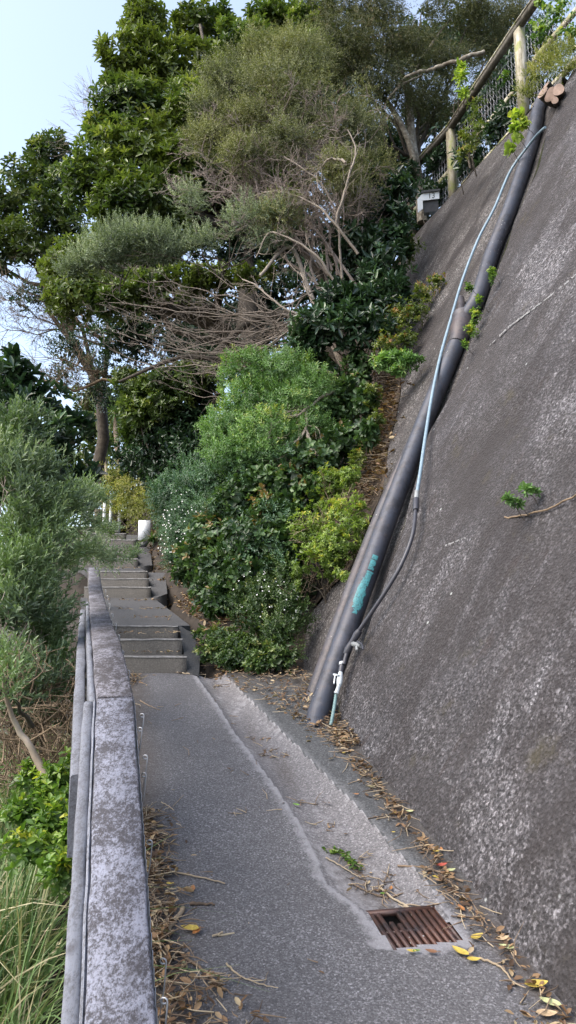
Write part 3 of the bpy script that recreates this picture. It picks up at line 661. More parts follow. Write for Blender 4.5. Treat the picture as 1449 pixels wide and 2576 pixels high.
prof(RP, -.070, -.0605, -.12, -.005, 'edge_lip', 'rail_lip', wob=.0012); prof(RP, -.101, -.0705, -.12, -.010, 'side_board', 'rail_side', wob=.0015)
prof(rp2[:4], -.082, -.0605, -.12, -.012, 'side_board', 'rail_side')
p3 = [np.array(RP[1]) * .25 + np.array(RP[2]) * .75] + [np.array(p) for p in rp2[1:4]]
prof(p3, -.125, -.086, -.30, -.075, 'outer_panel', 'rail_side')
for (x, y, z) in [RP[1] * .6 + RP[2] * .4, np.array(rp2[1]) * .8 + np.array(rp2[2]) * .2, np.array(rp2[2]) * .2 + np.array(rp2[3]) * .8, np.array(rp2[4]), np.array(rp2[5])]:
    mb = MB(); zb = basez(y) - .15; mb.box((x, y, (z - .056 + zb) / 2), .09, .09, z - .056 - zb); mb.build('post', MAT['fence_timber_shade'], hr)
# chain mesh below the rail with curled wire ends
mb = MB()
allp = np.vstack([RP, np.array(rp2[1:])]); cc = resample(allp, 400); tt = nz(np.gradient(cc, axis=0) * (1, 1, 0)); sdd = np.stack([tt[:, 1], -tt[:, 0], 0 * tt[:, 0]], -1)
for i in range(0, 395, 2):
    c = cc[i] + sdd[i] * .066; nx_ = cc[min(i + 2, 399)] + sdd[i] * .066; hgt = min(1.0, c[2] - basez(c[1]) - .03)
    for sgn in (0, 1):
        pts = [(c if (k + sgn) % 2 else nx_) * (1, 1, 1) - np.array([0, 0, .02 + k * .045]) for k in range(int(hgt / .045))]
        mb.tube(pts, .0016, 3, cap=False)
mb.build('chain_mesh', MAT['galv'], hr)
for px, py, d in [(410, 2420, 1.66), (412, 2520, 1.5), (376, 2120, 1.98), (365, 1905, 2.27), (362, 1950, 2.22), (357, 1800, 2.5), (352, 1835, 2.4), (322, 1690, 2.95), (308, 1640, 3.4), (298, 1600, 3.9), (290, 1570, 4.3), (282, 1545, 4.8), (275, 1520, 5.4), (270, 1500, 6.2), (265, 1485, 6.8)]:
    c = P(px, py, d); mb = MB(); h = []
    for a in np.linspace(0, 5.2, 9): h.append(c + np.array([.007 * math.cos(a), .004 * a * .3, .006 * math.sin(a)]))
    h = [c + np.array([-.045, -.03, -.19]), c + np.array([-.006, -.01, -.12]), c + np.array([.004, -.004, -.05])] + h
    mb.tube(h, .0018, 5); mb.build('wire_hook', MAT['galv'], hr)
# ------------------------------------------------------------------ foliage generators
def basis(d):
    ref = np.where(abs(d[:, 2:3]) > .9, np.array([[1., 0, 0]]), np.array([[0, 0, 1.]]))
    a = nz(np.cross(d, ref)); return a, np.cross(d, a)
def leaves(mb, base, d, nrm, L, W, rnd, shape=6, fold=.25, bend=.2):
    n = len(base); d = nz(d); s = nz(np.cross(d, nrm)); nn = np.cross(s, d)
    L = np.broadcast_to(np.asarray(L, float), (n,))[:, None]; W = np.broadcast_to(np.asarray(W, float), (n,))[:, None]
    tip = base + d * L - nn * L * bend
    if shape == 4:
        m = base + d * L * .5; v = np.stack([base, m + s * W / 2 + nn * W * fold, tip, m - s * W / 2 + nn * W * fold], 1)
        i = np.arange(n)[:, None] * 4
        f = np.concatenate([i + np.array([[0, 1, 2]]), i + np.array([[0, 2, 3]])]); r = np.r_[rnd, rnd]
    elif shape == 5:   # blunt leaf, wider beyond the middle
        v = np.stack([base, base + d * L * .55 + s * W / 2 + nn * W * fold, base + d * L * .9 + s * W * .28 - nn * L * bend * .6, tip,
                      base + d * L * .9 - s * W * .28 - nn * L * bend * .6, base + d * L * .55 - s * W / 2 + nn * W * fold], 1)
        i = np.arange(n)[:, None] * 6; f = np.concatenate([i + np.array([[0, 1, 2, 3]]), i + np.array([[0, 3, 4, 5]])]); r = np.r_[rnd, rnd]
    else:
        v = np.stack([base, base + d * L * .3 + s * W / 2 + nn * W * fold, base + d * L * .7 + s * W * .42 + nn * (W * fold - L * bend * .4), tip,
                      base + d * L * .7 - s * W * .42 + nn * (W * fold - L * bend * .4), base + d * L * .3 - s * W / 2 + nn * W * fold], 1)
        i = np.arange(n)[:, None] * 6; f = np.concatenate([i + np.array([[0, 1, 2, 3]]), i + np.array([[0, 3, 4, 5]])]); r = np.r_[rnd, rnd]
    mb.add(v.reshape(-1, 3), f, r)
def rosettes(mb, c, ax, L, W, K=7, rj=None, spread=(30, 88), shape=5, fold=.15, bend=.2, lj=.3):
    n = len(c); a, b = basis(ax); rj = rng.random(n) if rj is None else rj; ph = rng.uniform(0, 6.28, n)
    for k in range(K):
        an = ph + k * 2.399; t = np.radians(np.interp(k / max(K - 1, 1), [0, 1], [spread[1], spread[0]]) + rng.normal(0, 9, n))
        rad = np.cos(an)[:, None] * a + np.sin(an)[:, None] * b
        d = rad * np.sin(t)[:, None] + ax * np.cos(t)[:, None]; nr = ax * np.sin(t)[:, None] - rad * np.cos(t)[:, None]
        l = L * (1 + rng.normal(0, lj * .5, n)).clip(.5, 1.6)
        leaves(mb, c + ax * (L * .12 * k / K)[..., None] if np.ndim(L) else c + ax * (L * .12 * k / K), d, nr, l, W * l / L, np.clip(rj + rng.normal(0, .12, n) + .12 * k / K, 0, 1), shape, fold, bend)
def sprays(mb, c, ax, SLn, L, W, nl=10, rj=None, ang=50, shape=4, droop=.2, stem=None, stemr=.002, fold=.15):
    n = len(c); a, b = basis(ax); rj = rng.random(n) if rj is None else rj; ph = rng.uniform(0, 6.28, n)
    for k in range(nl):
        s = (k + .5) / nl; p = c + ax * (SLn * s) - np.array([0, 0, 1.]) * (SLn * droop * s * s)
        an = ph + k * 2.4; rad = np.cos(an)[:, None] * a + np.sin(an)[:, None] * b
        t = np.radians(ang + rng.normal(0, 12, n) - 25 * s); d = rad * np.sin(t)[:, None] + ax * np.cos(t)[:, None]
        nr = ax * np.sin(t)[:, None] - rad * np.cos(t)[:, None]
        l = L * (1 + rng.normal(0, .18, n)).clip(.5, 1.5) * (1 - .3 * s)
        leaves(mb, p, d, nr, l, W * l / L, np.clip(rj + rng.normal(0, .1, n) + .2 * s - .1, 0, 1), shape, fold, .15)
    if stem is not None:
        for i in range(n):
            stem.tube([c[i], c[i] + ax[i] * SLn * .5, c[i] + ax[i] * SLn - np.array([0, 0, SLn * droop])], [stemr, stemr * .8, stemr * .4], 3, cap=False)
def lobe(x, y, rx, ry, d, rd=None, back=.35):
    c = P(x, y, d); kx = d / F / math.cos(math.atan((x - 724.5) / F)) ; ky = d / F * 1.05
    rx_ = rx * kx; rz_ = ry * ky; return c, np.array([rx_, rd if rd else (rx_ + rz_) / 2, rz_]), back
def sample(lob, n, shell=.35, rough=.22, fr=None, gap=None, seed=0, inner=0.):
    c, R, back = lob; d = nz(rng.normal(size=(int(n * 1.8) + 8, 3)))
    d = d[d[:, 1] < back + .15][:n]
    fr = fr or 2.2
    rr = 1 + rough * noise(d, fr, seed + c[0]) ; dep = 1 - np.abs(rng.normal(0, shell, len(d))).clip(0, .8)
    if inner: dep = rng.uniform(.1, inner, len(d))
    p = c + d * R * (rr * dep)[:, None]
    if gap is not None:
        g = noise(p, gap[0], seed + 5) ; k = g > gap[1]; p, d = p[k], d[k]
    o = nz(d / R); return p, o
def area(l): R = l[1]; return 4 * math.pi * ((R[0] * R[1]) ** 1.6 / 3 + (R[0] * R[2]) ** 1.6 / 3 + (R[1] * R[2]) ** 1.6 / 3) ** (1 / 1.6) * .62
UPV = np.array([0, 0, 1.])
def crown(mb, lobes, kind, L, W, cover=2.2, up=.6, K=7, nl=9, SLn=.15, shell=.3, rough=.22, gap=None, seed=0, stem=None, big_inner=1.0, shape=5, droop=.2, ang=50, spread=(30, 88), jit=.45, fold=.15, clumpvar=.35):
    for li, l in enumerate(lobes):
        A = area(l)
        per = L * W * .6 * (K if kind == 'ros' else nl)
        n = int(A * cover / per) + 6
        p, o = sample(l, n, shell, rough, gap=gap, seed=seed + li)
        ax = nz(o * .7 + UPV * up + rng.normal(0, jit, p.shape))
        sc = 1.0 / max(l[1].mean(), .2)
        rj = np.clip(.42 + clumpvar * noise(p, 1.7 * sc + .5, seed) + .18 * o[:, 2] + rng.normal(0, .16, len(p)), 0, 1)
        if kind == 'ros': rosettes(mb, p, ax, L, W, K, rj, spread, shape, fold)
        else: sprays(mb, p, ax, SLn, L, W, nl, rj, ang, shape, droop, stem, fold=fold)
        if big_inner:
            n2 = int(A * big_inner / (L * W * 5)) + 4
            p, o = sample(l, n2, seed=seed + li, inner=.80, rough=rough); 
            if gap is not None:
                k = noise(p, gap[0], seed + li + 5) > gap[1]; p, o = p[k], o[k]
            if len(p): leaves(mb, p, nz(rng.normal(size=p.shape)), nz(rng.normal(size=p.shape)), L * 1.9, W * 2.4, np.clip(rng.normal(.12, .08, len(p)), 0, 1), 5)  # large inner leaves at the dark ramp end: crown shade put into colour
def wiggle(a, b, n, amp, seed=None):
    a = np.asarray(a, float); b = np.asarray(b, float); t = np.linspace(0, 1, n)[:, None]; p = a * (1 - t) + b * t
    r = np.cumsum(rng.normal(0, 1, (n, 3)), 0); r -= r[0] * (1 - t) + r[-1] * t; return p + r * amp * np.linalg.norm(b - a) / math.sqrt(n)
def twigs(mb, p, d, L, r, depth, kids=4, spread=.7, curve=.35, shrink=.62, upb=.1, minr=.0012, seg=5):
    pts = [np.array(p, float)]; dd = nz(np.array(d, float)); dirs = [dd]
    for k in range(seg):
        dd = nz(dd + rng.normal(0, curve / seg ** .5 * .6, 3) + UPV * upb / seg); pts.append(pts[-1] + dd * L / seg); dirs.append(dd)
    rr = np.linspace(r, max(r * .45, minr), seg + 1); mb.tube(pts, rr, 6 if r > .015 else (4 if r > .004 else 3), cap=False)
    if depth <= 0: return
    for k in range(kids):
        s = rng.uniform(.25, 1); i = min(int(s * seg), seg - 1); q = pts[i] + (pts[i + 1] - pts[i]) * (s * seg - i)
        nd_ = nz(dirs[i] + rng.normal(0, spread, 3))
        twigs(mb, q, nd_, L * shrink * rng.uniform(.7, 1.2), max(rr[i] * .6, minr), depth - 1, kids, spread, curve, shrink, upb, minr, max(3, seg - 1))
def px_branch(mb, pts, r0, r1, n=24, sides=7, wob=.0):
    q = [P(x, y, d) for x, y, d in pts]; c = smooth(q, n); c = c + wob * np.cumsum(rng.normal(0, 1, c.shape), 0) / n ** .5
    mb.tube(c, np.linspace(r0, r1, n), sides); return c
def plant(name, lab, cat, lobes, mat, kind='ros', group=None, trunk=None, nostem=False, trunkmat='bark_dark', part='foliage', **kw):
    lobs = [lobe(*l) for l in lobes]; c = np.mean([l[0] for l in lobs], 0); zb = min(l[0][2] - l[1][2] for l in lobs)
    base = np.array([c[0], c[1], zb]) if trunk is None else np.array(trunk[0])
    t = empty(name, base, lab, cat, group)
    mb = MB(); crown(mb, lobs, kind, **kw); mb.build(part, MAT[mat], t)
    tb = MB()
    if trunk is not None:
        r0 = trunk[1]; mid = trunk[2] if len(trunk) > 2 else c
        pts = wiggle(trunk[0], mid, 9, .08); tb.tube(pts, np.linspace(r0, r0 * .5, 9), 8)
        for l in lobs: q = wiggle(pts[rng.integers(4, 8)], l[0], 7, .12); tb.tube(q, np.linspace(r0 * .42, r0 * .1, 7), 6)
    else:
        b0 = base + np.array([0, .1, -.1])
        for l in lobs:
            if nostem:
                sb = MB(); sb.tube(wiggle(l[0] - WN * .14 - UPV * .06, l[0] + UPV * .02, 5, .1), np.linspace(.004, .002, 5), 4); sb.build('stem', MAT[trunkmat], t); continue
            q = wiggle(b0 + rng.normal(0, .10, 3), l[0], 6, .1); tb.tube(q, np.linspace(.011, .004, 6), 5)
    if tb.n: tb.build('trunk' if trunk is not None else 'stem', MAT[trunkmat], t)
    return t
# ------------------------------------------------------------------ trees
# big glossy tree over the path
big = plant('broadleaf_tree', 'tall glossy yellow-green broadleaf tree standing highest against the sky', 'tree',
    [(365, 70, 60, 62, 14.5), (350, 170, 105, 90, 14), (330, 280, 95, 95, 13.6), (350, 400, 115, 95, 13.2), (245, 455, 80, 65, 12.8), (330, 520, 110, 70, 12.6), (245, 330, 30, 40, 13.4),
     (520, 75, 105, 52, 15), (600, 140, 120, 70, 14.6), (470, 190, 100, 80, 14.2), (700, 60, 90, 50, 15), (790, 70, 60, 60, 14.5), (790, 160, 90, 70, 13.5), (880, 150, 60, 50, 13.2),
     (470, 330, 90, 110, 13.4), (600, 300, 160, 150, 14.5), (620, 480, 170, 110, 13.8), (440, 440, 90, 100, 13), (300, 600, 70, 50, 12.8), (400, 590, 90, 60, 13), (180, 440, 35, 35, 12.8), (150, 700, 40, 60, 12.6), (240, 690, 90, 70, 12.8)], 'leaf_glossy', trunk=(P(640, 900, 13), .22, P(560, 400, 14)),
    L=.145, W=.055, K=7, cover=3.6, up=.75, shell=.22, rough=.3, gap=(1.3, -.75), seed=3, jit=.35)
plant('broadleaf_tree', 'pale-tipped glossy branches hanging low under the tall tree, above the bare twigs', 'tree',
    [(165, 690, 55, 60, 11.6), (215, 740, 85, 55, 11.4), (300, 760, 80, 45, 11.2), (150, 760, 35, 30, 11.6), (380, 720, 70, 45, 11.2), (470, 715, 80, 45, 11), (570, 700, 80, 35, 10.8), (640, 695, 60, 28, 10.6), (160, 640, 30, 25, 11.6), (200, 640, 60, 40, 11.8)], 'leaf_glossy', trunk=(P(700, 960, 12), .16, P(480, 760, 11.4)),
    L=.10, W=.04, K=7, cover=2.6, up=.7, shell=.3, rough=.35, seed=9, gap=(2., -.5))
t2 = plant('broadleaf_tree', 'darker round-crowned glossy tree at the far left edge against the pale sky', 'tree',
    [(125, 385, 60, 52, 17), (110, 460, 80, 60, 17), (45, 520, 80, 60, 16.8), (140, 550, 75, 60, 16.6), (30, 610, 80, 55, 16.4), (110, 620, 75, 45, 16.2), (175, 480, 40, 70, 16.6), (0, 660, 40, 40, 16.2), (200, 590, 40, 60, 16.4)], 'leaf_glossy_far', trunk=(P(310, 1330, 17), .17, P(150, 640, 16.8)),
    L=.16, W=.065, K=7, cover=2.4, up=.7, shell=.3, rough=.3, gap=(1.4, -.42), seed=14, jit=.4, big_inner=.6)
# branch sprays below the left tree: fine bare twigs with small leaves against the sky
tw = MB()
for x0, y0, x1, y1, d in [(330, 870, 0, 700, 16), (320, 900, 20, 830, 16), (300, 880, 40, 760, 16.2), (250, 780, 60, 650, 16), (330, 960, 130, 900, 15.5), (290, 960, 20, 950, 15), (260, 850, 130, 720, 16.5), (200, 760, 0, 760, 16.3), (350, 880, 190, 800, 15.8)]:
    a, b = P(x0, y0, d), P(x1, y1, d + rng.normal(0, .3)); pts = wiggle(a, b, 9, .10); tw.tube(pts, np.linspace(.035, .008, 9), 5)
    for k in range(2, 9):
        for _ in range(3): twigs(tw, pts[k], nz(b - a) + rng.normal(0, .6, 3), .55, .008, 2, 4, .6, .3, .6, .1, .003)
bt = empty('bare_tree', P(330, 960, 16), 'thin bare-branched tree with sparse small leaves between the far left crown and the skyline', 'tree')
tw.build('branches', MAT['twig_brown'], bt)
mb = MB(); crown(mb, [lobe(x, y, a, b, 15.6) for x, y, a, b in [(190, 880, 80, 50), (240, 940, 90, 50), (150, 960, 50, 35), (330, 900, 90, 50), (270, 850, 80, 40), (170, 900, 30, 50), (390, 880, 70, 50), (250, 1000, 70, 40), (120, 730, 70, 40), (60, 760, 50, 30)]], 'spr', L=.07, W=.035, nl=8, SLn=.25, cover=.8, shell=.5, gap=(1.6, -.2), seed=4, big_inner=.15); mb.build('foliage', MAT['leaf_dark'], bt)
tw = MB()
for x, y, d in [(200, 320, 15.5), (225, 250, 15)]:
    for _ in range(5): twigs(tw, P(x + 50, y + 30, d), P(x - 20 + rng.normal(0, 25), y - 20 + rng.normal(0, 40), d) - P(x + 50, y + 30, d), .75, .008, 2, 4, .35, .25, .6, .05, .0025)
tw.build('dead_twig', MAT['twig_grey'], big)
# kanuka-like tree, upper right
kt = plant('tea_tree', 'fine-leaved dark tree with pale lichened trunks behind the mesh fence, sky showing through', 'tree',
    [(800, 20, 110, 60, 12.5), (930, 40, 130, 80, 12.5), (1060, 30, 110, 50, 13), (1190, 30, 110, 60, 13), (1290, 50, 70, 80, 13.5), (870, 120, 110, 70, 12.2), (1000, 130, 130, 70, 12.6), (1120, 170, 110, 50, 13), (1230, 130, 70, 70, 13.4),
     (960, 230, 120, 70, 12.4), (1080, 260, 110, 60, 13), (900, 300, 70, 60, 12)], 'leaf_kanuka', 'spr', trunk=(P(1050, 640, 13), .10, P(1035, 330, 13)),
    L=.04, W=.014, nl=16, SLn=.30, cover=1.7, up=-.1, shell=.5, rough=.4, gap=(1.1, -.38), seed=21, shape=4, droop=.5, ang=60, big_inner=.3)
tb = MB(); px_branch(tb, [(1062, 560, 12.6), (1050, 450, 12.6), (1035, 340, 12.7), (1025, 240, 12.9), (1000, 150, 13.2), (985, 90, 13.4)], .10, .05, wob=.03)
px_branch(tb, [(1055, 470, 12.6), (1030, 360, 12.5), (990, 280, 12.5), (930, 210, 12.6), (915, 180, 12.7)], .07, .035, wob=.02)
px_branch(tb, [(985, 245, 12.2), (1010, 212, 12), (1050, 190, 11.9), (1085, 186, 11.9), (1130, 170, 11.8), (1165, 166, 11.7), (1195, 152, 11.7), (1222, 146, 11.7)], .025, .040, n=40, wob=.05)
px_branch(tb, [(975, 250, 12), (1010, 215, 12), (1060, 190, 12)], .02, .02)
px_branch(tb, [(1040, 200, 12.9), (1080, 120, 13), (1140, 40, 13)], .04, .015, wob=.02); px_branch(tb, [(1000, 140, 13), (940, 90, 13), (900, 20, 13)], .04, .015, wob=.02)
tb.build('limb', MAT['bark_lichen'], kt, smooth=True)
plant('shade_tree', 'dark small-leaved tree filling the shade behind the fence and the pale trunks', 'tree',
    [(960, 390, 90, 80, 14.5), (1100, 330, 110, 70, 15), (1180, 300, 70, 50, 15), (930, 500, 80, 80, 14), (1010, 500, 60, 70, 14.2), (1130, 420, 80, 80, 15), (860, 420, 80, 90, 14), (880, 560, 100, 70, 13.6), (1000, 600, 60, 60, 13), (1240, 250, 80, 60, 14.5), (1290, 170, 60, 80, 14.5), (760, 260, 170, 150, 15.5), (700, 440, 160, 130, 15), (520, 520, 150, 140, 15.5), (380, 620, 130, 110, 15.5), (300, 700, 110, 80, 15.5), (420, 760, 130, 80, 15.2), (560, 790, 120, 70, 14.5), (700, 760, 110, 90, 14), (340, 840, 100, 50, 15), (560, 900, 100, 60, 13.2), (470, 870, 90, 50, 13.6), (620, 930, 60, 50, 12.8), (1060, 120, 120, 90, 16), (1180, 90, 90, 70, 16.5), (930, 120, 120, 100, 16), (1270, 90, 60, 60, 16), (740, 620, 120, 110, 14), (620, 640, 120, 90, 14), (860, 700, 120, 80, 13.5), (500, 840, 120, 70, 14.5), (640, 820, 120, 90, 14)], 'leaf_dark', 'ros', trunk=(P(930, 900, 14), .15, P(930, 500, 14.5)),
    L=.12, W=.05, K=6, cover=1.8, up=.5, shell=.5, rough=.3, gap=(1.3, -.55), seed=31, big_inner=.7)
# twiggy shrub tree
tt_ = empty('twiggy_tree', P(900, 960, 9.3), 'half-dead olive tree of tangled pinkish twigs and arching bare branches over the bank', 'tree')
mb = MB()
crown(mb, [lobe(x, y, a, b, d) for x, y, a, b, d in [(640, 150, 110, 60, 10.8), (740, 170, 110, 70, 10.6), (560, 220, 100, 50, 10.6), (680, 240, 140, 60, 10.3), (830, 250, 100, 80, 10.2), (880, 340, 90, 70, 10), (640, 310, 120, 45, 10.2), (540, 280, 70, 50, 10.5), (740, 130, 70, 50, 10.8), (930, 420, 60, 50, 9.8), (820, 420, 90, 60, 10.2), (760, 330, 90, 60, 10.4), (700, 440, 70, 50, 10.2), (880, 500, 60, 50, 10), (560, 430, 60, 40, 10.4), (620, 390, 75, 45, 9.7), (730, 350, 70, 50, 9.6), (850, 430, 60, 50, 9.4), (520, 350, 60, 45, 10.1), (700, 540, 60, 40, 9.5)]],
      'spr', L=.042, W=.014, nl=14, SLn=.20, cover=2.2, up=.5, shell=.4, rough=.4, gap=(1.8, -.5), seed=41, shape=4, droop=.1, ang=55, big_inner=.25)
mb.build('foliage', MAT['leaf_olive'], tt_)
tw = MB()
heads = [(600, 250, 10.3), (700, 290, 10.1), (640, 360, 9.9), (560, 350, 10.2), (720, 380, 9.8), (800, 420, 9.6), (850, 330, 9.9), (760, 300, 10), (520, 400, 10.2), (640, 430, 9.8), (560, 470, 9.9), (700, 470, 9.7), (480, 470, 10.2), (860, 470, 9.6), (920, 360, 9.8), (620, 540, 9.8)]
root = P(880, 830, 9.6)
for x, y, d in heads:
    b = P(x, y, d); a = P(860 + rng.normal(0, 25), 690 + rng.normal(0, 60), 9.8); pts = wiggle(a, b, 8, .12); tw.tube(pts, np.linspace(.022, .008, 8), 5)
    for k in range(3, 8):
        for _ in range(2): twigs(tw, pts[k], nz(b - a) * .7 + rng.normal(0, .7, 3), .42, .0065, 3, 3, .7, .5, .66, .15, .0030, 4)
tw.build('twig_tangle', MAT['twig_pink'], tt_)
tw = MB()
px_branch(tw, [(880, 960, 9.4), (830, 850, 9.6), (780, 740, 9.7), (730, 620, 9.8), (650, 690, 9.4)], .05, .02, wob=.02)
for br in ([(860, 700, 9.6), (855, 620, 9.5), (845, 540, 9.4), (800, 450, 9.3), (715, 390, 9.4)], [(805, 775, 9.3), (775, 730, 9.2), (755, 680, 9.2)], [(815, 830, 9.2), (760, 800, 9.1), (700, 770, 9.1), (640, 720, 9.2), (600, 700, 9.3)],
           [(850, 720, 9.4), (800, 650, 9.3), (750, 610, 9.3), (680, 580, 9.4), (640, 640, 9.5)], [(845, 560, 9.2), (880, 440, 9.0), (900, 380, 9.0), (880, 330, 9)], [(870, 410, 9), (830, 400, 9.1), (790, 440, 9.2)],
           [(900, 640, 9.2), (840, 560, 9.1), (790, 520, 9.2), (700, 490, 9.4), (620, 510, 9.6)], [(850, 940, 9), (790, 930, 8.9), (750, 990, 8.7), (725, 1045, 8.6)], [(840, 985, 8.6), (800, 1010, 8.5), (760, 1040, 8.4), (700, 1060, 8.4), (660, 1110, 8.3)], [(770, 1030, 8.4), (768, 1080, 8.3), (730, 1120, 8.2), (700, 1150, 8.2)], [(768, 1080, 8.3), (778, 1140, 8.2), (775, 1230, 8.1)]):
    c = px_branch(tw, br, .020, .008, wob=.03)
    for k in range(6, 24, 2): twigs(tw, c[k], nz(c[min(k + 1, 23)] - c[k - 1]) + rng.normal(0, .6, 3), .30, .005, 1, 3, .6, .5, .6, 0, .002)
tw.build('bare_branch', MAT['twig_grey'], tt_)
tw = MB()                                    # the sweeping fan of bare branches to the left
for k in range(26):
    y1 = 690 + k * 9.5 + rng.normal(0, 22); x1 = 330 + rng.uniform(-70, 150); d = 9.6 + rng.normal(0, .35)
    a = (830 + rng.normal(0, 25), 780 + rng.normal(0, 45)); sag = 55 + rng.normal(0, 18)
    pts = [(a[0], a[1], d), (a[0] * .66 + x1 * .34, a[1] * .5 + y1 * .5 + sag, d), (a[0] * .3 + x1 * .7, y1 + sag * .6, d + .2), (x1, y1, d + .3)]
    c = px_branch(tw, pts, .013, .004, n=18, sides=5, wob=.11)
    for j in range(4, 18, 2):
        twigs(tw, c[j], nz(c[min(j + 1, 17)] - c[j - 1]) + rng.normal(0, .6, 3) + UPV * .15, .30, .0045, 2, 3, .6, .45, .6, .1, .0022)
tw.build('branch_fan', MAT['twig_mid'], tt_)
tw = MB(); c = px_branch(tw, [(880, 950, 9.9), (760, 800, 10.1), (640, 800, 10.2), (540, 890, 10.2)], .07, .05, wob=.02); px_branch(tw, [(900, 940, 10), (820, 720, 10.2), (740, 600, 10.4)], .08, .05); px_branch(tw, [(640, 850, 10.3), (560, 900, 10.2), (450, 900, 10.2), (300, 960, 10.4)], .05, .02)
tw.build('limb', MAT['bark_dark'], tt_, smooth=True)
# grey-green shrubs in front
plant('grey_shrub', 'silvery grey-green shrub top resting over the bare twigs at left centre', 'shrub',
    [(330, 620, 120, 45, 10), (250, 655, 70, 35, 10), (400, 610, 70, 40, 9.9), (190, 680, 50, 25, 10.1)], 'leaf_grey', 'spr', L=.040, W=.012, nl=14, SLn=.16, cover=2.2, up=.9, shell=.4, rough=.3, seed=51, shape=4, droop=.0, ang=45, big_inner=.6, gap=(3, -.6))
plant('grey_shrub', 'thin grey-green shrub patch amid the tangled twigs in the centre', 'shrub',
    [(620, 560, 85, 50, 9.6), (700, 545, 55, 35, 9.5), (540, 520, 70, 35, 9.8), (480, 500, 50, 40, 10), (680, 610, 60, 30, 9.6), (440, 640, 60, 40, 9.9), (520, 610, 60, 40, 9.8)], 'leaf_grey', 'spr', L=.036, W=.011, nl=14, SLn=.16, cover=1.3, up=.8, shell=.5, rough=.4, gap=(2.6, -.25), seed=52, shape=4, droop=.0, ang=45, big_inner=.2)
plant('dark_shrub', 'dark glossy large-leaved bush beside the wall top under the fence', 'shrub',
    [(960, 540, 75, 60, 10.4), (1000, 480, 40, 45, 10.8), (990, 610, 45, 50, 10.2), (900, 620, 80, 55, 9.9), (960, 680, 65, 55, 9.7), (880, 700, 80, 55, 9.4), (870, 760, 85, 50, 9.1), (800, 820, 75, 45, 9.0), (900, 830, 85, 55, 8.9), (950, 760, 65, 60, 9.2), (770, 860, 50, 35, 9), (990, 740, 40, 50, 9.4), (930, 470, 60, 60, 10.8)], 'leaf_dark', 'ros', L=.12, W=.045, K=7, cover=2.1, up=.4, shell=.4, rough=.3, seed=61, gap=(2, -.6))
plant('hebe_bush', 'fresh green narrow-leaved bush bulging out in the middle of the bank', 'bush',
    [(640, 940, 80, 50, 9.0), (720, 950, 85, 55, 8.9), (640, 1020, 80, 60, 8.8), (740, 1030, 85, 60, 8.7), (585, 1080, 75, 65, 8.8), (680, 1100, 90, 60, 8.5), (790, 1000, 60, 60, 8.7), (600, 1150, 80, 50, 8.6), (560, 1120, 50, 55, 8.8), (700, 1150, 80, 40, 8.4), (780, 1090, 50, 50, 8.5)], 'leaf_hebe', 'spr', L=.055, W=.015, nl=12, SLn=.13, cover=2.6, up=.7, shell=.3, rough=.28, seed=71, shape=4, droop=.1, ang=60, big_inner=.7, gap=(2.4, -.6))
plant('laurel_bush', 'bright-topped glossy bush below the bare branch fan, left of the fresh green bush', 'bush',
    [(370, 990, 65, 45, 11.6), (430, 960, 80, 45, 11.4), (490, 950, 60, 50, 11.2), (350, 1040, 60, 45, 11.6), (420, 1020, 60, 40, 11.4), (320, 960, 45, 40, 11.8), (340, 1090, 40, 40, 11.8)], 'leaf_glossy', 'ros', L=.085, W=.036, K=6, cover=2.2, up=.6, shell=.35, rough=.35, seed=81)
plant('laurel_bush', 'very dark glossy hanging bush in the shade above the flight of steps', 'bush',
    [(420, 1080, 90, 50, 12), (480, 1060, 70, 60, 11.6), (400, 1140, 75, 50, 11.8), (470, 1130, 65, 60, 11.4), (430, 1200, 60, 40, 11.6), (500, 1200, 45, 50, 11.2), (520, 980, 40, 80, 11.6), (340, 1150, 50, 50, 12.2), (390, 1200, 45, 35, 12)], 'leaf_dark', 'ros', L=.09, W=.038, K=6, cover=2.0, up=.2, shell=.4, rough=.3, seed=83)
plant('ivy_bank', 'dark broad-leaved creeper covering the shaded bank under the bare trunk', 'creeper',
    [(850, 1040, 50, 70, 8.8), (840, 1130, 60, 60, 8.4), (880, 1000, 45, 50, 8.8), (780, 1170, 60, 50, 8.2), (720, 1220, 70, 50, 8.2), (660, 1210, 60, 40, 8.3), (780, 1230, 50, 40, 8), (820, 950, 40, 40, 9.2), (760, 920, 60, 40, 9.3), (900, 930, 40, 45, 9), (720, 1290, 40, 50, 8), (740, 1390, 45, 60, 8), (740, 1470, 40, 50, 7.9), (880, 1110, 30, 50, 8.4), (690, 1480, 50, 50, 8), (918, 1010, 26, 45, 8.3), (925, 1090, 20, 40, 8.0)], 'leaf_vine', 'ros', L=.075, W=.05, K=5, cover=2.2, up=.3, shell=.35, rough=.3, seed=91, fold=.1)
plant('bluegreen_bush', 'soft blue-green small-leaved bush between the fresh green bush and the steps', 'bush',
    [(560, 1200, 70, 40, 8.9), (490, 1230, 55, 45, 9.6), (430, 1240, 55, 45, 10.4), (620, 1200, 60, 35, 8.6), (430, 1275, 40, 40, 10.8), (418, 1325, 22, 28, 11.2), (480, 1190, 40, 35, 10)], 'leaf_bluegreen', 'spr', L=.045, W=.016, nl=12, SLn=.13, cover=2.4, up=.6, shell=.35, rough=.3, seed=95, shape=4, ang=60, droop=.1)
